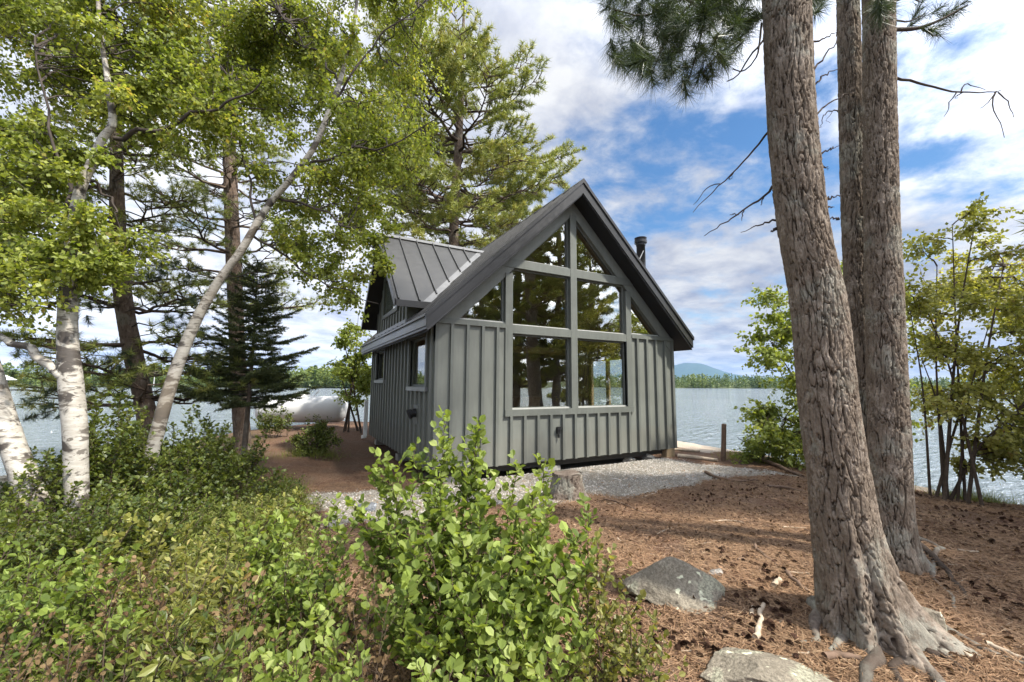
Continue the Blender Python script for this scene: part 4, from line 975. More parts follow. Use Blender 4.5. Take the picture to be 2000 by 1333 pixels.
# ---- birches
def leafy_twigs(wood, lv_, start, centre, rad, ntw, nleaf, L, W, limb_r, kind=0, droop=.25, base=None, flat=.7):
    """a limb from start to a clump, twigs through the clump, leaves along the twigs"""
    ln = np.linalg.norm(centre-start); p = wobble(start, centre, 9, ln*.09); p[:, 2] += np.sin(np.linspace(0, math.pi, 9))*ln*.06
    wood.tube(p, np.linspace(limb_r, max(.003, limb_r*.3), 9), 5, False)
    pos, ax = [], []
    for k in range(ntw):
        f = .45+.55*rng.random(); m = p[int(f*8)]; g = unit(rng.normal(0, 1, 3))*rad*rng.random()**.4; g[2] *= flat; e = centre+g
        q = wobble(m, e, 5, .05*rad); q[:, 2] -= np.linspace(0, 1, 5)**2*rad*droop*rng.random(); wood.tube(q, np.linspace(.0045, .0015, 5), 3, False)
        t = rng.random(nleaf)**.7; x = np.stack([np.interp(t*4, np.arange(5), q[:, c]) for c in range(3)], 1)
        dq = unit(q[-1]-q[0]); a = unit(dq*.5+rng.normal(0, .6, (nleaf, 3))+[0, 0, -droop*2])
        pos.append(x+a*.012+rng.normal(0, .03, (nleaf, 3))); ax.append(a)
    pos = np.concatenate(pos); ax = np.concatenate(ax); n = len(pos)
    nr = unit(rng.normal(0, .7, (n, 3))+[0, 0, .8]); b = rng.uniform(.3, .65) if base is None else base
    lv_.leaves(pos, ax, nr, L*(.7+.5*rng.random(n)), W*(.7+.5*rng.random(n)), kind, np.clip(b+rng.normal(0, .2, n), 0, 1))
def birch(label, pts, D, clumps, limbs=(), dD=0, big=(), seed=0, dens=1., thin=1.):
    path = level_path(pts, D, dD=dD, thin=thin)[::-1].copy(); b = path[0]; zg = g1(b[0], b[1])
    root = thing('birch_tree', label, 'birch tree', (b[0], b[1], zg), 'white-barked birches at the left')
    if b[2] > zg-.05: path = np.vstack([[b[0]+(b[0]-path[1, 0])*.2, b[1]+(b[1]-path[1, 1])*.2, zg-.1, b[3]*1.12], path])
    L = np.linalg.norm(np.diff(path[:, :3], axis=0), axis=1).sum(); n = int(L/.03); P = smooth_path(path, n); ns = 30
    s = np.linspace(0, L, n)[:, None]; th = (np.arange(ns)*2*math.pi/ns)[None]
    r = P[:, 3][:, None]*(1+.14*(fbm(p3(np.cos(th)+0*s, np.sin(th)+0*s, s*2.5+seed), 3, seed)-.5))
    V = np.stack([P[:, 0][:, None]+r*np.cos(th), P[:, 1][:, None]+r*np.sin(th), P[:, 2][:, None]+0*r], -1).reshape(-1, 3)
    i = np.arange(n-1)[:, None]*ns; j = np.arange(ns)[None]; tm = MB(); tm.add(V, np.stack([i+j, i+(j+1) % ns, i+ns+(j+1) % ns, i+ns+j], -1).reshape(-1, 4)); tm.build('trunk', MT['birch'], root, True)
    wood, lf = MB(), MB(); nodes = [P[:, :3]]
    for pts_, D_, r0, r1, white in big:
        q = smooth_path(np.array([lv(x, y, D_ if len(w_) == 0 else D_+w_[0]) for x, y, *w_ in pts_]), 24); q[1:] += np.stack([np.interp(np.arange(23), np.linspace(0, 22, 9), rng.normal(0, .03, 9)) for _ in range(3)], 1)
        bm = MB(); bm.tube(q, np.linspace(r0, r1, 24), 10); bm.build('limb', MT['birch' if white else 'birch_limb'], root, True); nodes.append(q)
    nodes = np.concatenate(nodes); nodes = nodes[nodes[:, 2] > zg+1.2]
    for (x, y, D_, rad, nt_) in clumps:
        c = lv(x, y, D_); dd = np.linalg.norm(nodes-c, axis=1)+.7*np.maximum(0, nodes[:, 2]-c[2]+.35*dd0(c, nodes)); st = nodes[int(np.argmin(dd*(1+.45*rng.random(len(dd)))))]
        leafy_twigs(wood, lf, st, c, rad*1.45, int(nt_*.95*dens), 24, .056, .045, min(.012, .006+.003*np.linalg.norm(st-c)))
    wood.build('branches', MT['birch_limb'], root); lf.build('foliage', MT['birch_leaf'], root)
    return root
def dd0(c, nodes): return np.linalg.norm(nodes[:, :2]-c[:2], axis=1)
def scatter(poly, n, Dr, rad, tw, seed, keep=None):
    r = np.random.default_rng(seed); P = np.array(poly, float); lo, hi = P.min(0), P.max(0); out = []
    while len(out) < n:
        x, y = r.uniform(lo, hi); ins = False
        for i in range(len(P)):
            a, b = P[i-1], P[i]
            if (a[1] > y) != (b[1] > y) and x < (b[0]-a[0])*(y-a[1])/(b[1]-a[1])+a[0]: ins = not ins
        if ins: out.append((x, y, r.uniform(*Dr), r.uniform(*rad), int(r.uniform(*tw))))
    return out
cl1 = scatter([(-260, -140), (190, -140), (170, 60), (120, 220), (100, 330), (140, 480), (70, 620), (-60, 600), (-260, 500)], 62, (4.6, 6.6), (.3, .55), (16, 28), 1)
cl1 += scatter([(0, 330), (130, 360), (200, 520), (120, 560), (20, 590), (-60, 560)], 16, (4.2, 5.2), (.25, .42), (18, 28), 11)
birch('white birch leaning out of the left edge of the view', [(-160, 60, 24), (-130, 250, 34), (-90, 450, 44), (-40, 650, 52), (0, 790, 58), (25, 870, 62), (52, 940, 66), (88, 1030, 70)], 4.45, cl1, seed=3)
cl2 = scatter([(60, -120), (470, -120), (470, 60), (420, 170), (330, 230), (240, 200), (180, 260), (60, 230)], 62, (4.7, 7.0), (.3, .55), (16, 28), 2)
cl2 += scatter([(20, 230), (150, 260), (170, 330), (90, 400), (0, 400)], 12, (4.7, 5.8), (.25, .42), (16, 26), 22)
cl2 += scatter([(60, 400), (190, 420), (270, 470), (240, 540), (120, 560), (60, 520)], 12, (4.3, 5.0), (.24, .38), (16, 26), 23)
cl2 += scatter([(240, 200), (470, 130), (480, 250), (300, 300)], 18, (4.8, 6.2), (.24, .4), (12, 20), 24)
cl2 += [(200, 300, 4.35, .16, 12), (165, 420, 4.3, .22, 16), (120, 330, 4.3, .2, 12), (230, 180, 4.4, .18, 10), (190, 40, 4.4, .25, 14), (140, 520, 4.3, .16, 10)]
birch('upright white birch with a low limb to the left, middle of the three birches', [(186, -90, 8), (196, 60, 10), (208, 139, 13), (213, 185, 15), (220, 240, 18), (200, 272, 20), (176, 326, 23), (157, 371, 26), (146, 430, 28), (138, 500, 32), (133, 580, 40), (132, 660, 46), (138, 745, 55), (147, 840, 54), (149, 930, 52), (152, 1030, 58)], 4.55, cl2,
      big=[([(128, 735), (100, 722), (62, 688), (10, 658), (-70, 640)], 4.5, .05, .022, True), ([(222, 270), (262, 258), (300, 250), (370, 226), (440, 200), (520, 165)], 4.7, .028, .008, False), ([(190, 300), (215, 290), (240, 300)], 4.6, .02, .008, False),
           ([(158, 375), (190, 365), (220, 395), (232, 440)], 4.7, .02, .007, False), ([(135, 590), (90, 600), (40, 590), (-20, 600)], 4.5, .018, .006, False), ([(150, 420), (120, 330), (90, 220), (70, 100)], 4.6, .02, .008, False)], seed=5)
cl3 = scatter([(440, -140), (900, -140), (890, 20), (835, 95), (850, 170), (800, 230), (830, 290), (760, 330), (640, 300), (560, 280), (480, 200)], 100, (5.5, 8.4), (.32, .6), (16, 28), 3)
cl3 += scatter([(640, 320), (830, 300), (840, 330), (780, 380), (720, 450), (690, 460), (620, 420)], 24, (5.5, 7.4), (.22, .38), (10, 18), 33)
cl3 += scatter([(300, 60), (520, 60), (560, 200), (420, 260), (320, 200)], 30, (5.5, 7.4), (.28, .48), (14, 24), 34)
cl3 += scatter([(540, 380), (700, 400), (760, 520), (680, 600), (560, 520)], 16, (5.6, 7.0), (.24, .42), (9, 15), 35)
cl3 += [(738, 500, 5.4, .14, 18), (752, 522, 5.4, .10, 10), (725, 465, 5.4, .18, 16), (705, 530, 5.5, .18, 14), (765, 430, 5.4, .12, 8), (640, 520, 5.6, .24, 16), (600, 500, 5.6, .26, 16), (690, 585, 5.7, .24, 14), (560, 460, 5.5, .25, 16), (660, 470, 5.6, .3, 20), (520, 330, 5.6, .3, 22), (500, 270, 5.6, .3, 20)]
cl3 += [(660, 200, 5.0, .25, 12), (600, 330, 5.0, .14, 8), (640, 90, 5.1, .3, 16), (560, 250, 5.0, .22, 10), (700, 60, 5.1, .3, 14), (545, 420, 5.1, .10, 5)]
birch('slender white birch slanting up to the right in front of the pines', [(705, -90, 7), (692, 40, 9), (667, 148, 13), (642, 220, 16), (612, 290, 18), (570, 347, 21), (520, 408, 23), (472, 488, 26), (430, 545, 30), (386, 620, 35), (352, 700, 39), (325, 780, 43), (302, 865, 46), (285, 930, 47), (262, 1000, 48)], 5.3, cl3,
      big=[([(600, 322), (640, 305), (690, 290), (770, 278), (850, 235)], 5.4, .02, .006, False), ([(495, 462), (560, 508), (620, 545), (680, 575), (740, 590)], 5.5, .018, .005, False), ([(540, 385), (640, 420), (720, 470), (760, 520)], 5.4, .018, .005, False), ([(640, 225), (700, 130), (760, 60), (840, 0)], 5.6, .02, .006, False), ([(500, 440), (480, 330), (460, 240), (450, 150)], 5.5, .018, .006, False), ([(660, 160), (600, 80), (540, 20)], 5.5, .016, .006, False)], seed=9, thin=.70)

# ---- multi-stemmed broadleaf trees at the right, and other saplings
def stem_tree(name, label, px, D, tips, clumps, mat, leafL, r0, seed, group=None, spread=.25, cat='tree', nl=20, kind=0, flat=.7, foot_px=None):
    b = foot(px, D); root = thing(name, label, cat, tuple(b), group); tr = MB(); nodes = []
    for (x, y, dd) in tips:
        e = lv(x, y, D+dd); a = b+np.array([rng.normal(0, spread*.35), rng.normal(0, spread*.35), -.08]); m = a+(e-a)*.45+np.array([0, 0, .12*np.linalg.norm(e-a)])+rng.normal(0, .05, 3)
        p = smooth_path(np.array([a, m, e]), 18); tr.tube(p, np.linspace(r0*(.6+.6*rng.random()), .006, 18), 8); nodes.append(p[4:])
    tr.build('stems', MT['stem'], root, True); nodes = np.concatenate(nodes); wood, lf = MB(), MB()
    for (x, y, D_, rad, nt_) in clumps:
        c = lv(x, y, D_); dd = np.linalg.norm(nodes-c, axis=1)+.5*np.maximum(0, nodes[:, 2]-c[2]); leafy_twigs(wood, lf, nodes[int(np.argmin(dd))], c, rad*1.2, nt_, nl, leafL, leafL*.8, .012, kind, .2, flat=flat)
    wood.build('branches', MT['stem'], root); lf.build('foliage', MT[mat], root); return root
ct = scatter([(1790, 470), (1850, 415), (1905, 400), (1925, 455), (1965, 440), (2000, 500), (2080, 560), (2100, 820), (2010, 900), (1960, 860), (1880, 830), (1800, 800), (1775, 700), (1770, 560)], 86, (6.0, 8.6), (.34, .62), (8, 14), 51)
ct += scatter([(1840, 840), (2020, 830), (2060, 930), (1960, 940), (1870, 910)], 12, (6.4, 7.2), (.2, .34), (8, 14), 52)
stem_tree('broadleaf_tree', 'olive-leaved tree with many thin stems growing at the right edge by the water', 1822, 6.7,
          [(1790, 560, .2), (1830, 520, .1), (1860, 440, .3), (1905, 430, 0), (1960, 520, .2), (2020, 650, 0), (1800, 700, .4), (1930, 640, -.2), (1990, 800, -.3), (1780, 620, .2)], ct, 'maple_leaf', .068, .026, 3, spread=.35, nl=26)
ct = scatter([(1470, 640), (1500, 560), (1540, 545), (1600, 560), (1680, 480), (1760, 560), (1780, 800), (1700, 900), (1560, 900), (1490, 880), (1460, 800), (1520, 760), (1478, 700)], 92, (8.4, 10.4), (.34, .62), (9, 16), 53)
ct += scatter([(1480, 790), (1560, 770), (1570, 900), (1500, 850)], 8, (8.6, 9.4), (.25, .4), (5, 9), 54)
stem_tree('broadleaf_tree', 'pale-leaved small tree reaching out left from behind the large pine trunks', 1625, 9.2,
          [(1520, 600, 0), (1500, 660, .1), (1580, 560, .2), (1650, 520, .2), (1720, 560, 0), (1500, 800, -.2), (1560, 720, .3), (1690, 640, 0)], ct, 'lit_leaf', .085, .03, 4, spread=.3)
ct = scatter([(1420, 880), (1440, 845), (1480, 838), (1530, 850), (1570, 880), (1560, 915), (1440, 910)], 24, (8.9, 9.9), (.18, .32), (5, 9), 55)
stem_tree('low_shrub', 'low rounded olive shrub beside the thin dark post on the bank', 1485, 9.4, [(1440, 855, 0), (1470, 845, .1), (1500, 845, 0), (1540, 860, 0)], ct, 'lit_leaf', .06, .014, 5, cat='shrub')
ct = scatter([(655, 700), (670, 620), (700, 610), (725, 640), (728, 800), (670, 815), (650, 760)], 34, (13.2, 14.6), (.3, .5), (7, 12), 56)
stem_tree('sapling', 'spindly light green sapling beside the back corner of the cabin', 690, 13.8, [(665, 640, 0), (700, 615, .2), (720, 660, 0), (690, 700, .2), (655, 700, 0)], ct, 'lit_leaf', .10, .035, 6, cat='sapling', spread=.5)
ct = scatter([(565, 850), (590, 825), (640, 830), (655, 860), (640, 895), (580, 895)], 20, (9.2, 10.2), (.14, .26), (10, 16), 57)
stem_tree('low_shrub', 'small brownish green shrub on the bare path in front of the white tank', 610, 9.7, [(580, 840, 0), (610, 830, .1), (640, 840, 0)], ct, 'shrub_leaf_dark', .05, .01, 7, cat='shrub')

# pines off to the right of the frame, seen mirrored in the gable windows
def mirror_pine(label, x, y, H, r, lean, seed, mat='needle', rad=2.2, zlo=3.2):
    zg = g1(x, y); path = np.array([(x, y, zg-.2, r*1.1), (x+lean*.3, y, zg+H*.3, r*.9), (x+lean*.7, y+.1, zg+H*.7, r*.55), (x+lean, y, zg+H, r*.1)])
    root = thing('pine_tree', label, 'pine tree', (x, y, zg), 'pines mirrored in the gable windows'); mb, P = bark_trunk(path, 40, .06, .012, (.07, .18), seed); mb.build('trunk', MT['pinebark'], root, True)
    wood, need = MB(), MB(); pine_crown(P, lambda t: rad*(1-.6*t)*(.6+.6*rng.random()), zg+zlo, zg+H-.2, 15, wood, need, 14, .24, .040, 1.25); wood.build('limbs', MT['pinebark'], root); need.build('needles', MT['needle'], root)
def mirrored(px, d):
    q = CAM+FWD*d+RT*((px-1000)/F*d); return q[0], -q[1]
for lab, px, d, H, r, ln_, sd, rad, zlo in (('stout leaning pine out of frame, mirrored as the dark trunk in the left panes', 1050, 18., 12.6, .30, -.6, 61, 2.4, 2.6), ('slimmer upright pine out of frame, mirrored beside the centre mullion', 1090, 20., 13, .17, .2, 67, 2.2, 2.2),
    ('bushy pine out of frame, mirrored in the left triangular pane', 935, 21, 11.5, .2, .3, 71, 2.4, 1.6), ('broad pine out of frame, mirrored behind the stout leaning one', 1010, 22.5, 13.5, .22, .2, 73, 2.8, 1.5), ('dense pine out of frame, mirrored in the upper right pane', 1160, 23., 11.5, .2, -.2, 79, 2.9, 1.4)):
    x_, y_ = mirrored(px, d); mirror_pine(lab, x_, y_, H, r, ln_, sd, rad=rad, zlo=zlo)
# ================================================================ shrubs and undergrowth
def shrub(name, label, px, D, tips, nrand, hmax, rad, mat, leafL, seed, group=None, wind=(-.25, .1), kind=1, twig=.16, gap=.026, foot_r=.25, lean=.5, asp=.74, stem_r=.006, hmin=.45, bright=None):
    r = np.random.default_rng(seed); b = foot(px, D); root = thing(name, label, 'shrub' if 'shrub' in name else name.split('_')[0], tuple(b), group); st, lf = MB(), MB()
    ends = [lv(x, y, D+dd) for x, y, dd in tips]
    for k in range(nrand):
        a = r.random()*6.283; q = math.sqrt(r.random())*rad; h = hmax*(hmin+(1-hmin)*r.random())*(1-.45*(q/rad)**2); ends.append(b+np.array([math.cos(a)*q, math.sin(a)*q, h]))
    for e in ends:
        a = b+np.array([*( (e-b)[:2]*(1-lean)+r.normal(0, foot_r*.4, 2)), 0]); a[2] = g1(a[0], a[1])-.03; m = (a+e)/2+np.array([*(r.normal(0, .05, 2)), .04]); n = 16
        p = smooth_path(np.array([a, m, e]), n); L = np.linalg.norm(e-a); st.tube(p, np.linspace(stem_r*(.7+.6*r.random()), .0015, n), 5, False)
        pos, ax = [], []
        nt_ = int(max(3, L*.8/.034)); sdir = unit(e-a)
        for q in range(nt_):
            f = .2+.78*(q+r.random())/nt_; c = np.array([np.interp(f*(n-1), np.arange(n), p[:, i]) for i in range(3)]); an = q*2.4+r.normal(0, .4)
            d = unit(np.array([math.cos(an), math.sin(an), .35+.5*f])+sdir*.3+np.array([wind[0]*RT[0], wind[0]*RT[1], 0])); tl_ = twig*(.5+.9*r.random())*(1.15-.7*f)
            t2 = c+d*tl_; t2[2] += tl_*.12; tp = smooth_path(np.array([c, c+d*tl_*.5, t2]), 4); st.tube(tp, [stem_r*.35, stem_r*.3, .001, .0008], 3, False)
            nl = int(max(3, tl_/gap)); s = (np.arange(nl)+.6)/nl; pos.append(c+(t2-c)*s[:, None]); sd = unit(np.cross(d, [0, 0, 1])); sg = np.where(np.arange(nl) % 2, 1, -1)[:, None]
            ax.append(unit(d*.55+sd*sg*.8+r.normal(0, .3, (nl, 3))+[0, 0, .15])); pos.append(t2[None]); ax.append(unit(d[None]+r.normal(0, .25, (1, 3))))
        nl = int(L*.3/gap); s = .7+.3*(np.arange(nl)+1)/max(1, nl); pos.append(np.stack([np.interp(s*(n-1), np.arange(n), p[:, i]) for i in range(3)], 1)); ax.append(unit(r.normal(0, 1, (nl, 3))+sdir*.8))
        pos = np.concatenate(pos); ax = np.concatenate(ax); k = len(pos)
        nr = unit(np.array([0, 0, .75])+r.normal(0, .5, (k, 3))+wind[0]*RT*.8-FWD*.12)
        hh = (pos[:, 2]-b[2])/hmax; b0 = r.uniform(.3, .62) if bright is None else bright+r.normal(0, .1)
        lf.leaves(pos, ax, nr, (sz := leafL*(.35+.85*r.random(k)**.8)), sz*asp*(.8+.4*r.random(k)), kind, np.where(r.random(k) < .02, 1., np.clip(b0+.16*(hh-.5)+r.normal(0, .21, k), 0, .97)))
    st.build('stems', MT['stem'], root); lf.build('foliage', MT[mat], root)
    return root
GF = 'leafy shrubs of the foreground'
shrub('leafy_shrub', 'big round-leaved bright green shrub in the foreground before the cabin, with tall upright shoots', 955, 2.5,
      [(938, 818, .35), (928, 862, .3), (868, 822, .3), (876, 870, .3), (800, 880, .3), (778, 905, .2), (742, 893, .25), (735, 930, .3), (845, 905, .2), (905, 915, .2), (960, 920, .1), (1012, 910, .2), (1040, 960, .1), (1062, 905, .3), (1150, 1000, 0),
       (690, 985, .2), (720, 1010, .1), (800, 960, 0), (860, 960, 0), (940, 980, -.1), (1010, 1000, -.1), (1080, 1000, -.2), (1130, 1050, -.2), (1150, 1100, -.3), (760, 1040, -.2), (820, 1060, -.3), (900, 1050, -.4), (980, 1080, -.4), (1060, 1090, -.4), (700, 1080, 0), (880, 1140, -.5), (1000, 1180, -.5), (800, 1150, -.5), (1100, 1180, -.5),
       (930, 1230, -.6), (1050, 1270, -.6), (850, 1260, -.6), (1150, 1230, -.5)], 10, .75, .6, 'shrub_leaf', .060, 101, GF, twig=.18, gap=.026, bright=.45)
shrub('leafy_shrub', 'small yellowish sprawling shrub at the right foot of the big green one', 1190, 2.25,
      [(1165, 1050, .1), (1190, 1090, 0), (1215, 1130, 0), (1245, 1180, 0), (1285, 1205, 0), (1270, 1250, -.1), (1230, 1270, -.2), (1180, 1180, -.1), (1150, 1150, 0), (1200, 1300, -.25), (1140, 1300, -.3)], 5, .4, .35, 'shrub_leaf_pale', .036, 102, GF, twig=.15, gap=.022)
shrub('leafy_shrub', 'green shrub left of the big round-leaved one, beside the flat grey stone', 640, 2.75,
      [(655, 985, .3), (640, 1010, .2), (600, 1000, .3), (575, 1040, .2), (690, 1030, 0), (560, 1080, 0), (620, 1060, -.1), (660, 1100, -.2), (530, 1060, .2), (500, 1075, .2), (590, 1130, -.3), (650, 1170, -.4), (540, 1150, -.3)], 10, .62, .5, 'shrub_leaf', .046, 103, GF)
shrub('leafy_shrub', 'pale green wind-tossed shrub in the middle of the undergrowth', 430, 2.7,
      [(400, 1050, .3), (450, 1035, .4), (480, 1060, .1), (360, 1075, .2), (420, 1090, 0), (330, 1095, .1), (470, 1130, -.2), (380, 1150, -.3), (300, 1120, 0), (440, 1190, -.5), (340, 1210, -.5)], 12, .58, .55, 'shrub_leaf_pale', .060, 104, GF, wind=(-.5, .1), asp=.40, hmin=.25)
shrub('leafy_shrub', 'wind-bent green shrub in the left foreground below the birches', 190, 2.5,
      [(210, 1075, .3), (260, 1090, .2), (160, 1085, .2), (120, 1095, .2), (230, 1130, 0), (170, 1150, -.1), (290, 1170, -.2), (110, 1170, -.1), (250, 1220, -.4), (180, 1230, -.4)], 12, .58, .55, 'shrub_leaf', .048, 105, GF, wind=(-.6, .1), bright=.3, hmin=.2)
shrub('leafy_shrub', 'dark green shrub cut by the left edge of the picture', 10, 2.6,
      [(20, 1060, .3), (60, 1075, .2), (-20, 1040, .3), (70, 1120, 0), (20, 1130, -.1), (80, 1180, -.2), (0, 1200, -.2)], 10, .6, .5, 'shrub_leaf', .048, 106, GF, wind=(-.6, .1), bright=.2, asp=.5, hmin=.25)
shrub('leafy_shrub', 'low brownish twiggy shrub in the bottom left corner', 60, 1.75, [(20, 1230, .1), (80, 1220, .1), (140, 1240, 0), (40, 1290, -.1), (120, 1300, -.1)], 5, .3, .35, 'dry_leaf', .024, 107, GF, gap=.06, bright=.5)
shrub('leafy_shrub', 'low green shrub at the bottom edge left of the picture middle', 330, 1.85, [(300, 1215, .1), (360, 1200, .2), (420, 1220, .1), (250, 1240, 0), (390, 1280, -.1), (310, 1290, -.1), (450, 1270, -.1)], 8, .36, .4, 'shrub_leaf_dark', .056, 108, GF, bright=.6, asp=.42)
shrub('leafy_shrub', 'bright round-leaved low shrub at the bottom edge left of the big one', 640, 1.8, [(620, 1200, .15), (600, 1240, .1), (540, 1250, .1), (480, 1260, .1), (660, 1250, 0), (580, 1290, -.1), (520, 1310, -.1), (700, 1290, -.1)], 7, .36, .42, 'shrub_leaf', .046, 109, GF, bright=.5)
shrub('leafy_shrub', 'low bright shrub at the bottom edge under the big green one', 960, 1.65, [(930, 1300, 0), (1000, 1290, 0), (1060, 1300, 0), (880, 1310, 0), (1110, 1290, .1), (820, 1300, .05)], 5, .25, .35, 'shrub_leaf', .046, 110, GF, bright=.5)
shrub('leafy_shrub', 'sparse shrub with pale leaves between the flat stone and the ferny growth', 560, 4.3, [(560, 985, 0), (590, 965, 0), (530, 995, 0), (510, 970, .2), (600, 1000, -.2), (470, 990, 0)], 6, .45, .5, 'shrub_leaf_pale', .05, 111, GF, wind=(-.6, 0), gap=.035)
shrub('leafy_shrub', 'tall loose stems with few pale leaves rising from the left foreground', 280, 3.1, [(265, 1020, 0), (300, 1035, .1), (330, 1015, 0), (240, 1050, 0), (370, 1040, .1)], 4, .62, .4, 'shrub_leaf_pale', .055, 126, GF, wind=(-.7, .1), gap=.05)
shrub('leafy_shrub', 'tall loose green stems above the lower shrubs left of the big one', 520, 2.9, [(505, 1030, 0), (535, 1010, .1), (480, 1025, .2), (560, 1020, 0), (590, 985, .2)], 4, .6, .4, 'shrub_leaf', .055, 127, GF, wind=(-.5, .1), gap=.045)
for lab, px, D, tips, sd in (('dry twiggy brown shrub among the green ones in the left foreground', 270, 2.15, [(240, 1120, 0), (275, 1105, .1), (300, 1140, 0), (220, 1160, 0), (320, 1165, -.1)], 130),
                             ('dry twiggy brown shrub at the bottom left of the big round-leaved one', 730, 1.9, [(700, 1150, .1), (735, 1120, .1), (760, 1160, 0), (690, 1190, 0)], 131),
                             ('small withered shrub low between the pale shrub and the bottom edge', 470, 2.0, [(450, 1170, 0), (480, 1150, .1), (505, 1175, 0), (430, 1200, 0)], 132)):
    shrub('leafy_shrub', lab, px, D, tips, 5, .4, .3, 'dry_leaf', .028, sd, GF, gap=.10, twig=.2, stem_r=.004, bright=.5)
# darker thicket around and behind the birches
DK = 'dark thicket about the birches'
shrub('thicket_shrub', 'tall dark small-leaved shrub between the upright and the slanting birch', 255, 5.4, [(200, 770, 0), (225, 790, .2), (250, 770, .3), (285, 800, .2), (310, 815, .3), (190, 830, 0), (330, 860, 0), (260, 830, -.2), (215, 880, -.2), (300, 890, -.2), (180, 900, 0)], 26, 1.25, .7, 'shrub_leaf_dark', .055, 112, DK, twig=.2)
shrub('thicket_shrub', 'dark shrub at the foot of the slanting birch', 340, 4.6, [(330, 880, .2), (370, 870, .3), (400, 900, 0), (290, 930, 0), (350, 930, -.2)], 28, .8, .75, 'shrub_leaf_dark', .048, 113, DK)
shrub('thicket_shrub', 'dark shrub standing below the young spruce', 420, 6.0, [(380, 800, .4), (410, 820, .3), (440, 830, .2), (360, 850, 0), (450, 860, 0), (520, 850, .3)], 22, .95, .8, 'shrub_leaf_dark', .055, 114, DK)
shrub('thicket_shrub', 'low dark shrub in front of the upright birch', 190, 3.6, [(200, 960, .2), (240, 975, .2), (160, 1000, 0), (280, 1000, 0), (220, 1010, -.1)], 22, .58, .6, 'shrub_leaf_dark', .042, 115, DK)
shrub('thicket_shrub', 'grey-green shrub between the two left birches near the shore', 75, 5.6, [(60, 880, .2), (100, 890, .3), (90, 930, 0), (40, 920, .2), (110, 950, 0)], 10, .62, .5, 'shrub_leaf_dark', .05, 116, DK)
shrub('thicket_shrub', 'low shrub before the foot of the leaning birch at the left edge', 40, 3.5, [(30, 985, .1), (80, 1000, 0), (110, 1010, 0), (0, 1000, .1)], 16, .5, .5, 'shrub_leaf_dark', .042, 117, DK)
shrub('thicket_shrub', 'dark leafy shrub at the far side of the undergrowth beside the brown path', 500, 5.6, [(480, 880, .1), (520, 900, 0), (450, 890, .2), (540, 920, 0)], 18, .6, .7, 'shrub_leaf_dark', .045, 118, DK)
shrub('thicket_shrub', 'leafy dark shrub screening the lake right of the upright birch', 210, 4.9, [(190, 790, 0), (205, 815, .1), (235, 760, .2), (260, 800, .1), (180, 860, 0), (240, 850, -.1), (280, 840, 0)], 26, 1.2, .6, 'shrub_leaf_dark', .052, 119, DK, twig=.2)
shrub('thicket_shrub', 'broad dark shrub behind the foot of the slanting birch', 390, 5.6, [(340, 830, 0), (370, 800, .1), (400, 840, .1), (430, 850, 0), (360, 870, 0), (450, 830, .2)], 28, 1.15, .85, 'shrub_leaf_dark', .052, 120, DK, twig=.2)
shrub('thicket_shrub', 'dark shrub at the left below the low birch limb', 95, 4.3, [(60, 900, 0), (95, 880, .1), (120, 910, 0), (40, 930, 0)], 20, .8, .55, 'shrub_leaf_dark', .048, 121, DK)
shrub('thicket_shrub', 'dense low dark shrub spreading before the slanting birch', 300, 3.9, [(250, 980, 0), (300, 960, .1), (350, 970, 0), (280, 1010, -.1)], 26, .62, .75, 'shrub_leaf_dark', .044, 122, DK)
shrub('thicket_shrub', 'shadowy shrub at the left edge under the leaning birch', -10, 3.0, [(0, 990, 0), (40, 1010, 0), (-30, 970, .1)], 18, .6, .55, 'shrub_leaf_dark', .044, 123, DK)
shrub('low_shrub', 'sparse weedy shrub hiding the left end of the white tank', 545, 12.5, [(520, 785, 0), (540, 790, 0), (560, 800, .2), (530, 815, 0), (505, 800, .1), (570, 818, 0)], 10, .9, .7, 'shrub_leaf_dark', .075, 124, None, kind=0)
shrub('low_shrub', 'sparse weeds growing before the middle of the white tank', 612, 11.5, [(600, 815, 0), (620, 812, 0), (645, 820, 0), (635, 835, 0)], 5, .5, .6, 'shrub_leaf_dark', .06, 125, None, kind=0, gap=.05)
# soft feathery ferny plants
def fern_plant(label, px, D, nf, L, seed):
    r = np.random.default_rng(seed); b = foot(px, D); root = thing('sweet_fern', label, 'fern', tuple(b), 'soft ferny plants'); st, lf = MB(), MB()
    for k in range(nf):
        a = r.random()*6.283; q = r.random()**.5*.55; s0 = b+np.array([math.cos(a)*q, math.sin(a)*q, 0]); s0[2] = g1(s0[0], s0[1]); a2 = r.random()*6.283
        d = np.array([math.cos(a2)*.6, math.sin(a2)*.6, .9])+RT*-.25; l = L*(.6+.6*r.random()); p = smooth_path(np.array([s0, s0+d*l*.5, s0+d*l*.9+np.array([0, 0, -l*.22])]), 8); st.tube(p, np.linspace(.003, .001, 8), 3, False)
        n = 40; f = .15+.85*r.random(n); x = np.stack([np.interp(f*7, np.arange(8), p[:, i]) for i in range(3)], 1); dq = unit(p[-1]-p[0]); sd = unit(np.cross(dq, [0, 0, 1])); sg = np.where(r.random(n) < .5, 1, -1)[:, None]
        ax = unit(sd*sg+dq*.6+r.normal(0, .25, (n, 3))); lf.leaves(x, ax, unit(r.normal(0, .4, (n, 3))+[0, 0, 1]), l*.30*(1.1-f), .012, 0, np.clip(r.uniform(.25, .7)+r.normal(0, .15, n), 0, 1))
    st.build('stems', MT['stem'], root); lf.build('foliage', MT['fern'], root)
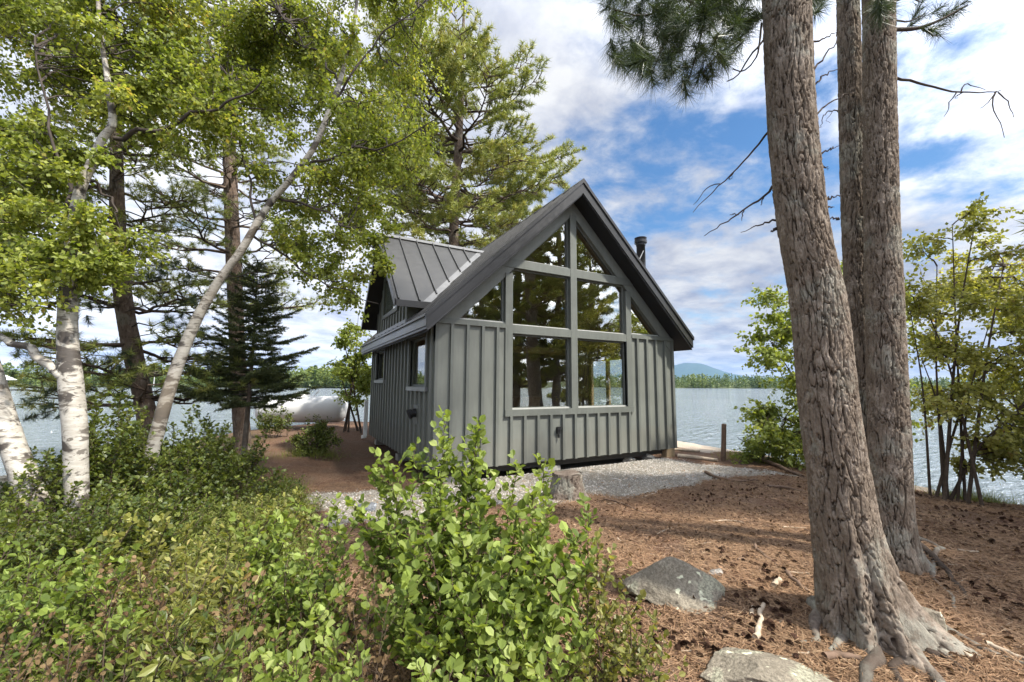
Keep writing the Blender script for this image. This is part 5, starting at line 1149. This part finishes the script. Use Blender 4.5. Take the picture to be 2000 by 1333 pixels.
for lab, px, D, nf, L, sd in (('soft yellowish ferny clump beside the path below the spruce', 545, 5.0, 90, .42, 1), ('feathery green clump left of the pale wind-tossed shrub', 350, 3.9, 110, .42, 2), ('feathery clump in front of the dark shrub by the slanting birch', 430, 4.2, 110, .42, 3), ('brown-tinged ferny clump behind the shrub by the flat stone', 500, 3.6, 90, .38, 4),
                              ('ferny clump low in the left foreground', 140, 2.1, 70, .3, 5), ('ferny clump between the two pale foreground shrubs', 540, 2.5, 70, .32, 6), ('dark ferny clump among the left foreground shrubs', 300, 2.9, 80, .36, 7)):
    fern_plant(lab, px, D, nf, L, sd)
# grass blades and low green cover
def ground_cover():
    mb = MB(); n = 42000
    px = rng.uniform(-150, 700, n); D = 1.3+rng.random(n)**.8*6.5; v = CAM+FWD*D[:, None]+RT*((px-1000)/F*D)[:, None]
    keep = (fbm(p3(v[:, 0]*.9, v[:, 1]*.9), 3, 31) > .42) & (px < 640-(D-3)*8); v = v[keep]; v[:, 2] = gz(v[:, 0], v[:, 1])-.01; n = len(v)
    ax = unit(np.stack([rng.normal(0, .45, n), rng.normal(0, .45, n), np.ones(n)], 1)-RT*.35)
    mb.leaves(v, ax, rng.normal(0, 1, (n, 3)), .10+.22*rng.random(n)**2, .006, 2, rng.uniform(.1, .95, n))
    m = 16000; k = rng.integers(0, n, m); c = v[k]+np.stack([rng.normal(0, .05, m), rng.normal(0, .05, m), .02+.16*rng.random(m)], 1)
    mb.leaves(c, unit(rng.normal(0, 1, (m, 3))+[0, 0, .1]), unit(rng.normal(0, .5, (m, 3))+[0, 0, 1]), .03, .022, 0, rng.uniform(0, .9, m))
    # sparse tufts on the right bank by the water
    m = 2600; P = np.array([foot(x, d) for x, d in ((1870, 7.2), (1910, 7.6), (1900, 7.0), (1850, 7.5), (1440, 9.6), (1500, 9.2), (1545, 9.1), (600, 9.5), (640, 9.3))])
    c = P[rng.integers(0, len(P), m)]+np.stack([rng.normal(0, .22, m), rng.normal(0, .22, m), np.zeros(m)], 1); c[:, 2] = gz(c[:, 0], c[:, 1])-.01
    mb.leaves(c, unit(rng.normal(0, .5, (m, 3))+[0, 0, 1]), rng.normal(0, 1, (m, 3)), .12+.2*rng.random(m), .008, 2, rng.uniform(.3, 1, m))
    tag(mb.build('ground_cover', MT['fern']), 'low grass and leafy ground cover under the shrubs at the left', 'ground cover', None, 'stuff')
ground_cover()

# ================================================================ litter on the ground
def in_view(n, dmin, dmax, pw=1.):
    D = dmin+rng.random(n)**pw*(dmax-dmin); px = rng.uniform(-50, 2080, n); v = CAM+FWD*D[:, None]+RT*((px-1000)/F*D)[:, None]; v[:, 2] = gz(v[:, 0], v[:, 1]); return v, px, D
def needle_litter():
    mb = MB(); v, px, D = in_view(260000, 1.2, 8, 1.15); d = shore_d(v[:, 0], v[:, 1])
    ax_ = grav_edge(v[:, 0], v[:, 1])
    keep = (px > 480) & (d > 1.2) & (ax_ > -.05+.3*rng.random(len(v))) & (v[:, 1] < .5) & (fbm(p3(v[:, 0]*2, v[:, 1]*2), 3, 41)+.25*rng.random(len(v)) > .47); v = v[keep]; n = len(v)
    an = rng.random(n)*6.283; ax = np.stack([np.cos(an), np.sin(an), rng.normal(.05, .12, n)], 1); v[:, 2] += .004+.012*rng.random(n)
    mb.leaves(v, ax, unit(rng.normal(0, .3, (n, 3))+[0, 0, 1]), .06+.07*rng.random(n), .0046, 2, rng.random(n))
    m = 20000; w_, p2, _ = in_view(m, 1.4, 9, 1.); k = (p2 > 600) & (shore_d(w_[:, 0], w_[:, 1]) > 1) & (w_[:, 1] < -.1); w_ = w_[k]; m = len(w_); w_[:, 2] += .006+.01*rng.random(m)
    mb.leaves(w_, unit(rng.normal(0, 1, (m, 3))*[1, 1, .15]), unit(rng.normal(0, .35, (m, 3))+[0, 0, 1]), .010+.045*rng.random(m)**2, .008+.014*rng.random(m), 0, np.where(rng.random(m) < .35, .15*rng.random(m), .5+.5*rng.random(m)))
    m = 20000; w_, p2, _ = in_view(m, 1.4, 9, 1.1); k = (p2 > 600) & (shore_d(w_[:, 0], w_[:, 1]) > 1) & (w_[:, 1] < -2.2); w_ = w_[k]; m = len(w_); w_[:, 2] += .006+.012*rng.random(m)
    mb.leaves(w_, unit(rng.normal(0, 1, (m, 3))*[1, 1, .3]), unit(rng.normal(0, .5, (m, 3))+[0, 0, 1]), .02+.045*rng.random(m)**1.5, .012+.018*rng.random(m), 1, .12*rng.random(m)**2)
    tag(mb.build('needle_litter', MT['litter']), 'rusty fallen pine needles and bark flakes strewn over the bare ground', 'fallen needles', None, 'stuff')
needle_litter()
def lump(mb, c, r, seed, flat=.7, n=2, amp=.25, at=None):
    """a rough little stone"""
    import bmesh
    if n not in lump.cache:
        bm = bmesh.new(); bmesh.ops.create_icosphere(bm, subdivisions=n, radius=1); lump.cache[n] = (np.array([v.co[:] for v in bm.verts]), np.array([[v.index for v in f.verts] for f in bm.faces])); bm.free()
    V, T = lump.cache[n]; k = 1+amp*(fbm(V*1.3+seed*3.7, 3, seed)-.5)*2
    mb.add(c+V*k[:, None]*r*np.array([1, 1, flat]), tris=T, attr=at)
lump.cache = {}
def gravel():
    mb = MB(); n = 30000; x = rng.uniform(-2.8, 5.9, n); y = rng.uniform(-2.7, .1, n)
    ax = grav_edge(x, y)
    k = ax < .25*rng.random(n)**3; x = x[k]; y = y[k]; n = len(x); z = gz(x, y)
    B = np.array([(1, 0, 0), (-1, 0, 0), (0, 1, 0), (0, -1, 0), (0, 0, .7), (0, 0, -.5)]); T = np.array([(0, 2, 4), (2, 1, 4), (1, 3, 4), (3, 0, 4), (2, 0, 5), (1, 2, 5), (3, 1, 5), (0, 3, 5)])
    r = .006+.014*rng.random(n)**3; a = rng.random(n)*6.283; ca, sa = np.cos(a)[:, None], np.sin(a)[:, None]; Bq = np.repeat(B[None], n, 0)*(.7+.6*rng.random((n, 6, 1)))
    V = np.stack([Bq[..., 0]*ca-Bq[..., 1]*sa, Bq[..., 0]*sa+Bq[..., 1]*ca, Bq[..., 2]], -1)*r[:, None, None]+np.stack([x, y, z], 1)[:, None]
    mb.add(V.reshape(-1, 3), tris=(np.arange(n)[:, None, None]*6+T[None]).reshape(-1, 3), attr=np.repeat(rng.random(n), 6))
    m = M('gravel_stone'); c = m.ramp(m.attr(), [(0., (.20, .185, .165)), (.5, (.36, .335, .30)), (1., (.48, .445, .39))]); mat = m.pbr(c, .9, None, .2)
    tag(mb.build('gravel', mat), 'pale crushed gravel spread in front of the cabin', 'gravel', None, 'stuff')
gravel()

def rock(label, px, py, rx_, ry_, rz_, seed, mat='rock', ang=0., sink=.35, ridge=0., name='boulder', cat='rock', pos=None, amp=.3):
    import bmesh
    c = gp(px, py) if pos is None else np.array(pos); bm = bmesh.new(); bmesh.ops.create_icosphere(bm, subdivisions=6, radius=1); V = np.array([v.co[:] for v in bm.verts]); T = np.array([[v.index for v in f.verts] for f in bm.faces]); bm.free()
    # facet the ball with random planes, then roughen
    r = np.random.default_rng(seed)
    for k in range(18):
        nn = unit(r.normal(0, 1, 3)+[0, 0, .3]); h = r.uniform(.52, .88); dd = V@nn-h; V = V-np.maximum(dd, 0)[:, None]*nn*.93
    V = V*(1+amp*(fbm(V*1.6+seed, 4, seed)-.5)[:, None])*(1+.09*(fbm(V*8+seed, 5, seed+1, .65)-.5)[:, None])
    if ridge: V[:, 2] += ridge*np.exp(-((V[:, 1]-.25*V[:, 0])/.35)**2)*np.clip(1-np.hypot(V[:, 0], V[:, 1]), 0, 1)
    V = V*np.array([rx_, ry_, rz_]); ca, sa = math.cos(ang), math.sin(ang); V = np.stack([V[:, 0]*ca-V[:, 1]*sa, V[:, 0]*sa+V[:, 1]*ca, V[:, 2]], 1)
    mb = MB(); mb.add(V, tris=T); o = mb.build(name, MT[mat], None, True); o.location = c+np.array([0, 0, rz_*(1-2*sink)*.5]); return tag(o, label, cat)
ra = math.atan2(RT[1], RT[0])
rock('ridged grey-green lichened boulder lying in the needles left of the leaning pine', 1316, 1158, .42, .30, .17, 11, 'rock', ra-.35, .44, .8)
rock('flat lichen-spotted rock cut by the bottom edge of the picture', 1510, 1328, .38, .26, .12, 13, 'rock', ra, .46)
rock('mossy angular rock wedged among the roots right of the leaning pine', 1790, 1225, .15, .24, .13, 17, 'rock', ra+.6, .4)
rock('flat smooth grey stone lying at the edge of the gravel', 716, 992, .22, .15, .06, 19, 'rock_grey', ra, .3, amp=.1)
rock('small pale stone left of the flat grey stone among the leaves', 655, 1030, .14, .10, .07, 23, 'rock_pale', ra, .3)
rock('white rough stone tucked under the front right corner of the cabin', 1236, 890, .17, .12, .10, 29, 'rock_pale', ra, .4, pos=(4.75, .2, -.2))
rock('second white stone under the cabin, beside the timber corner post', 1265, 888, .17, .12, .11, 31, 'rock_pale', ra, .4, pos=(5.3, .14, -.19))
rock('low pale rock just breaking the needles behind the boulder', 1400, 1120, .08, .06, .03, 37, 'rock_pale', ra, .3)
for i, (x, d, r_, lb) in enumerate(((15, 9.6, .5, 'grey shore rock at the water behind the leaning left birch'), (110, 9.3, .4, 'brownish shore rock showing between the two left birches'), (-60, 8.4, .6, 'big shore rock at the left edge by the water'))):
    p = foot(x, d); rock(lb, 0, 0, r_, r_*.7, r_*.45, 41+i, 'rock', ra+i, .3, pos=p, name='shore_rock')
def stump():
    c = gp(1108, 972); root = thing('tree_stump', 'weathered grey sawn stump at the edge of the gravel behind the big shrub', 'stump', tuple(c))
    pth = np.array([(c[0], c[1], c[2]-.08, .31), (c[0], c[1], c[2]+.05, .26), (c[0], c[1], c[2]+.2, .225), (c[0], c[1], c[2]+.36, .21)])
    mb, P = bark_trunk(pth, 110, .012, .012, (.05, .16), 83, [(k*1.05+.3, .3, .09+.03*math.sin(k*5), .12) for k in range(6)]); mb.build('trunk', MT['root'], root, True)
    t = MB(); a = np.arange(40)*2*math.pi/40; z = P[-1, 2]-.004
    V = [(c[0], c[1], z+.008)]+[(c[0]+.213*math.cos(x), c[1]+.213*math.sin(x), z+.012*math.sin(3*x)) for x in a]; t.add(V, tris=[(0, i+1, (i+1) % 40+1) for i in range(40)]); t.build('cut_top', MT['root'], root)
stump()
def stick(label, pix, r0, r1, mat='stick', name='stick', cat='stick', group=None, nodes=10, lift=1.):
    q = np.array([gp(x, y) for x, y in pix]); n = nodes; p = smooth_path(q, n) if len(q) > 2 else q[0]+np.linspace(0, 1, n)[:, None]*(q[-1]-q[0]); r = np.linspace(r0, r1, n)
    p[:, :2] += rng.normal(0, .006, (n, 2)); zz = gz(p[:, 0], p[:, 1]); p[:, 2] = np.maximum(zz.mean()+.5*(zz-zz.mean()), zz)+r*lift*.8
    mb = MB(); mb.tube(p, r, 8); o = mb.build(name, MT[mat], None, True, loc=tuple(p[n//2])); return tag(o, label, cat, group)
stick('stout pale stick lying upright in view on the needles between boulder and leaning pine', [(1480, 1255), (1486, 1220), (1487, 1183)], .017, .014)
stick('short pale stick beside the stout one left of the leaning pine', [(1467, 1203), (1470, 1188)], .012, .010)
stick('dark fallen branch on the bank behind the leaning pine', [(1488, 902), (1520, 914), (1568, 934)], .05, .03, 'stick_dark', 'fallen_branch', 'branch')
stick('pale weathered log lying near the cabin corner', [(1325, 894), (1360, 897), (1402, 902)], .05, .035, 'stick', 'log', 'log')
stick('plank-like pale driftwood on the sand by the cabin corner', [(1318, 880), (1368, 884)], .03, .03, 'stick', 'driftwood', 'driftwood')
stick('grey gnarled branch across the needles right of the gravel', [(1378, 925), (1400, 935), (1440, 942), (1478, 938)], .03, .012, 'stick_dark', 'fallen_branch', 'branch')
stick('thin fallen branch behind the leaning pine nearest its trunk', [(1500, 952), (1535, 955), (1572, 962)], .025, .014, 'stick_dark', 'fallen_branch', 'branch')
stick('bleached broken stick near the foot of the leaning pine', [(1512, 1148), (1522, 1134)], .018, .016)
stick('dark broken branch leaning at the left foot of the front pine', [(1535, 1120), (1560, 1145), (1578, 1160)], .018, .012, 'stick_dark')
stick('brown curved stick above the boulder in the needles', [(1472, 1070), (1490, 1085), (1515, 1106)], .014, .009, 'stick_dark')
stick('thin dark twig curving over the needles above the boulder', [(1440, 1096), (1460, 1091), (1488, 1096)], .008, .006, 'stick_dark')
stick('long straight twig in the needles left of the front pine, upper one', [(1392, 1020), (1420, 1018), (1452, 1022)], .009, .006)
stick('straight pale twig nearer the leaning trunk, lower one of two', [(1535, 1121), (1580, 1121)], .008, .006)
stick('pale twig close to the leaning trunk, higher one of two', [(1530, 1031), (1575, 1033)], .009, .006)
stick('thin root-like twig at the edge of gravel and needles', [(1180, 978), (1215, 985), (1250, 1000), (1292, 1012)], .012, .006, 'stick_dark')
stick('dark branch piece in front of the roots at the bottom edge', [(1612, 1288), (1640, 1285), (1680, 1292)], .02, .016, 'stick_dark')
stick('pale wood splinter right of the pine roots', [(1880, 1280), (1904, 1290)], .014, .012)
stick('pale straight stick on the needles at the right edge', [(1870, 1076), (1912, 1079)], .010, .007)
stick('curled pale twig under the boulder in the bottom foreground', [(1215, 1160), (1260, 1170), (1310, 1182), (1336, 1200)], .008, .005)
stick('pale twig sloping at the right edge of the picture below the roots', [(1925, 1260), (1960, 1275), (2005, 1292)], .016, .010)
for i in range(70):
    x = rng.uniform(1180, 1990); y = rng.uniform(960, 1325)
    if 1560 < x < 1800 and y > 1020: continue
    a = rng.normal(0, .5); l = rng.uniform(10, 38); s_ = rng.uniform(.003, .008); stick('small broken twig lying loose on the rusty needles', [(x, y), (x+l*math.cos(a), y+l*math.sin(a)*.5)], s_, s_*.7, 'stick' if rng.random() < .65 else 'stick_dark', 'twig', 'twig', 'small loose twigs on the needles', 4)
def cones():
    mb = MB(); n = 150; k = np.arange(n); f = k/n; z = (f-.45)*.05; rr = .019*np.sin(np.clip(f*.93+.07, 0, 1)*math.pi)**.7+.002; a = k*2.4
    c = np.stack([rr*np.cos(a)*.6, rr*np.sin(a)*.6, z], 1); ax = unit(np.stack([np.cos(a), np.sin(a), .55+0*a], 1)); mb.leaves(c, ax, np.stack([-np.cos(a)*.5, -np.sin(a)*.5, 1+0*a], 1), .012, .013, 1)
    mb.tube([(0, 0, -.02), (0, 0, 0), (0, 0, .02)], [.007, .010, .004], 7); o = mb.build('pine_cone', MT['cone']); cnt = 0
    tag(o, 'small dark brown pine cone lying open on the rusty needles', 'pine cone', 'pine cones on the ground')
    while cnt < 280:
        x = rng.uniform(1160, 2000); y = 950+rng.random()**1.15*340; p = gp(x, y)
        if (1555 < x < 1800 and y > 1000) or np.hypot(p[0]-.25, p[1]+4.83) < .4: continue
        if float(fbm(p3(np.array([p[0]*1.6]), np.array([p[1]*1.6])), 2, 91)[0]) < .49+.08*rng.random(): continue
        if p[0] < 5.0 and p[1] > -2.3: continue
        q = o if cnt == 0 else o.copy()
        if cnt: COL.objects.link(q)
        s_ = rng.uniform(.5, .85); q.location = p+np.array([0, 0, .014]); q.rotation_euler = (rng.uniform(1.0, 2.0), rng.uniform(-.4, .4), rng.random()*6.28); q.scale = (s_, s_, s_); cnt += 1
cones()

# ================================================================ things about the cabin
def tank():
    c = foot(594, 15.0); zc_ = lv(594, 800, 15.0)[2]; r = .47; h = 1.27; root = thing('propane_tank', 'long white propane tank lying on short legs behind the shrubs left of the cabin', 'tank', (c[0], c[1], g1(c[0], c[1]))); ax = unit(RT+FWD*.12)
    t = np.linspace(-1, 1, 33); prof = []; L = h
    for a in np.linspace(0, math.pi/2, 9): prof.append((-L-.30*math.cos(a), max(.004, r*math.sin(a))))
    for a in np.linspace(math.pi/2, 0, 9): prof.append((L+.30*math.cos(a), max(.004, r*math.sin(a))))
    cc = np.array([c[0], c[1], zc_]); mb = MB(); mb.tube(np.array([cc+ax*p[0] for p in prof]), [p[1] for p in prof], 36); mb.build('shell', MT['tank'], root, True)
    d = MB(); up = np.array([0, 0, 1.]); dp = cc+up*(r-.03)-ax*.05; d.tube([dp, dp+up*.12, dp+up*.17, dp+up*.20], [.28, .27, .2, .02], 20); d.build('valve_dome', MT['tank'], root, True)
    for s_ in (-.75, .75):
        l = MB(); zb = g1(*(cc+ax*s_)[:2])-.05; q = cc+ax*s_; l.box(q[0]-.1, q[0]+.1, q[1]-.25, q[1]+.25, zb, zc_-r*.8); l.build('leg', MT['stick_dark'], root)
    li = MB(); li.tube([cc+up*r+ax*.35, cc+up*(r+.22)+ax*.55], .02, 8); li.build('pipe', MT['tank'], root)
tank()
def post():
    b = gp(1412, 900); top = lv(1414, 828, (b-CAM)@FWD); mb = MB(); b2 = b-[0, 0, .1]; mb.tube(np.array([b2, (b2+top)/2+[.004, 0, 0], top-[0, 0, .012], top]), [.055, .052, .05, .03], 10)
    tag(mb.build('wooden_post', MT['stick_dark'], None, False, loc=tuple(b)), 'thin dark wooden post standing by the water beyond the cabin', 'post')
post()
def far_house():
    c = CAM+(FWD+RT*(-28-1000)/F)*196; c[2] = WATER+1.0; ax = unit(RT+FWD*.0); ay = unit(FWD); root = thing('boathouse', 'pale lakeside house with a white pitched roof on the far left shore', 'house', tuple(c)); mb = MB()
    mb.obox(c+[0, 0, 1.0], ax*7, ay*4, (0, 0, 1.7)); mb.build('wall', simple('far_grey_wall', (.34, .37, .40), .8, .05, 1, .2, 0), root)
    rf = MB(); P = [c+ax*i*(11 if k == 0 else 5)+ay*j*5*(1-k)+np.array([0, 0, 2.4+k*4.2]) for k in (0, 1) for i, j in ((-1, -1), (1, -1), (1, 1), (-1, 1))]
    rf.add(P, ngons=[[0, 1, 5, 4], [1, 2, 6, 5], [2, 3, 7, 6], [3, 0, 4, 7], [3, 2, 1, 0]]); rf.build('roof', simple('far_white_roof', (.75, .76, .76), .6, .04, 1, .3, 0), root)
    for k in range(3):
        wn = MB(); wn.obox(c+ax*(-4+k*4)-ay*4.02+[0, 0, 1.4], ax*.8, ay*.05, (0, 0, .7)); wn.build('window', MT['soffit'], root)
far_house()
def far_pole():
    b = CAM+(FWD+RT*(305-1000)/F)*200; b[2] = WATER+.8; mb = MB(); mb.tube([b, b+[0, 0, 6.8]], [.16, .10], 8); tag(mb.build('pole', MT['tank'], None, False, loc=tuple(b)), 'slim pale pole standing on the far shore between the pine and the slanting birch', 'pole')
far_pole()

# ================================================================ the air
def haze():
    mb = MB(); mb.box(-8200, 8200, -900, 8200, WATER-3.5, 430); m = M('haze'); v = m.n('ShaderNodeVolumePrincipled'); v.inputs['Color'].default_value = (.36, .60, 1, 1); v.inputs['Density'].default_value = .36/6000; m.l(v.outputs[0], m.out.inputs['Volume'])
    o = mb.build('haze', m.m); o['kind'] = 'stuff'; o['label'] = 'thin bluish air over the lake and hills'; o['category'] = 'haze'
haze()
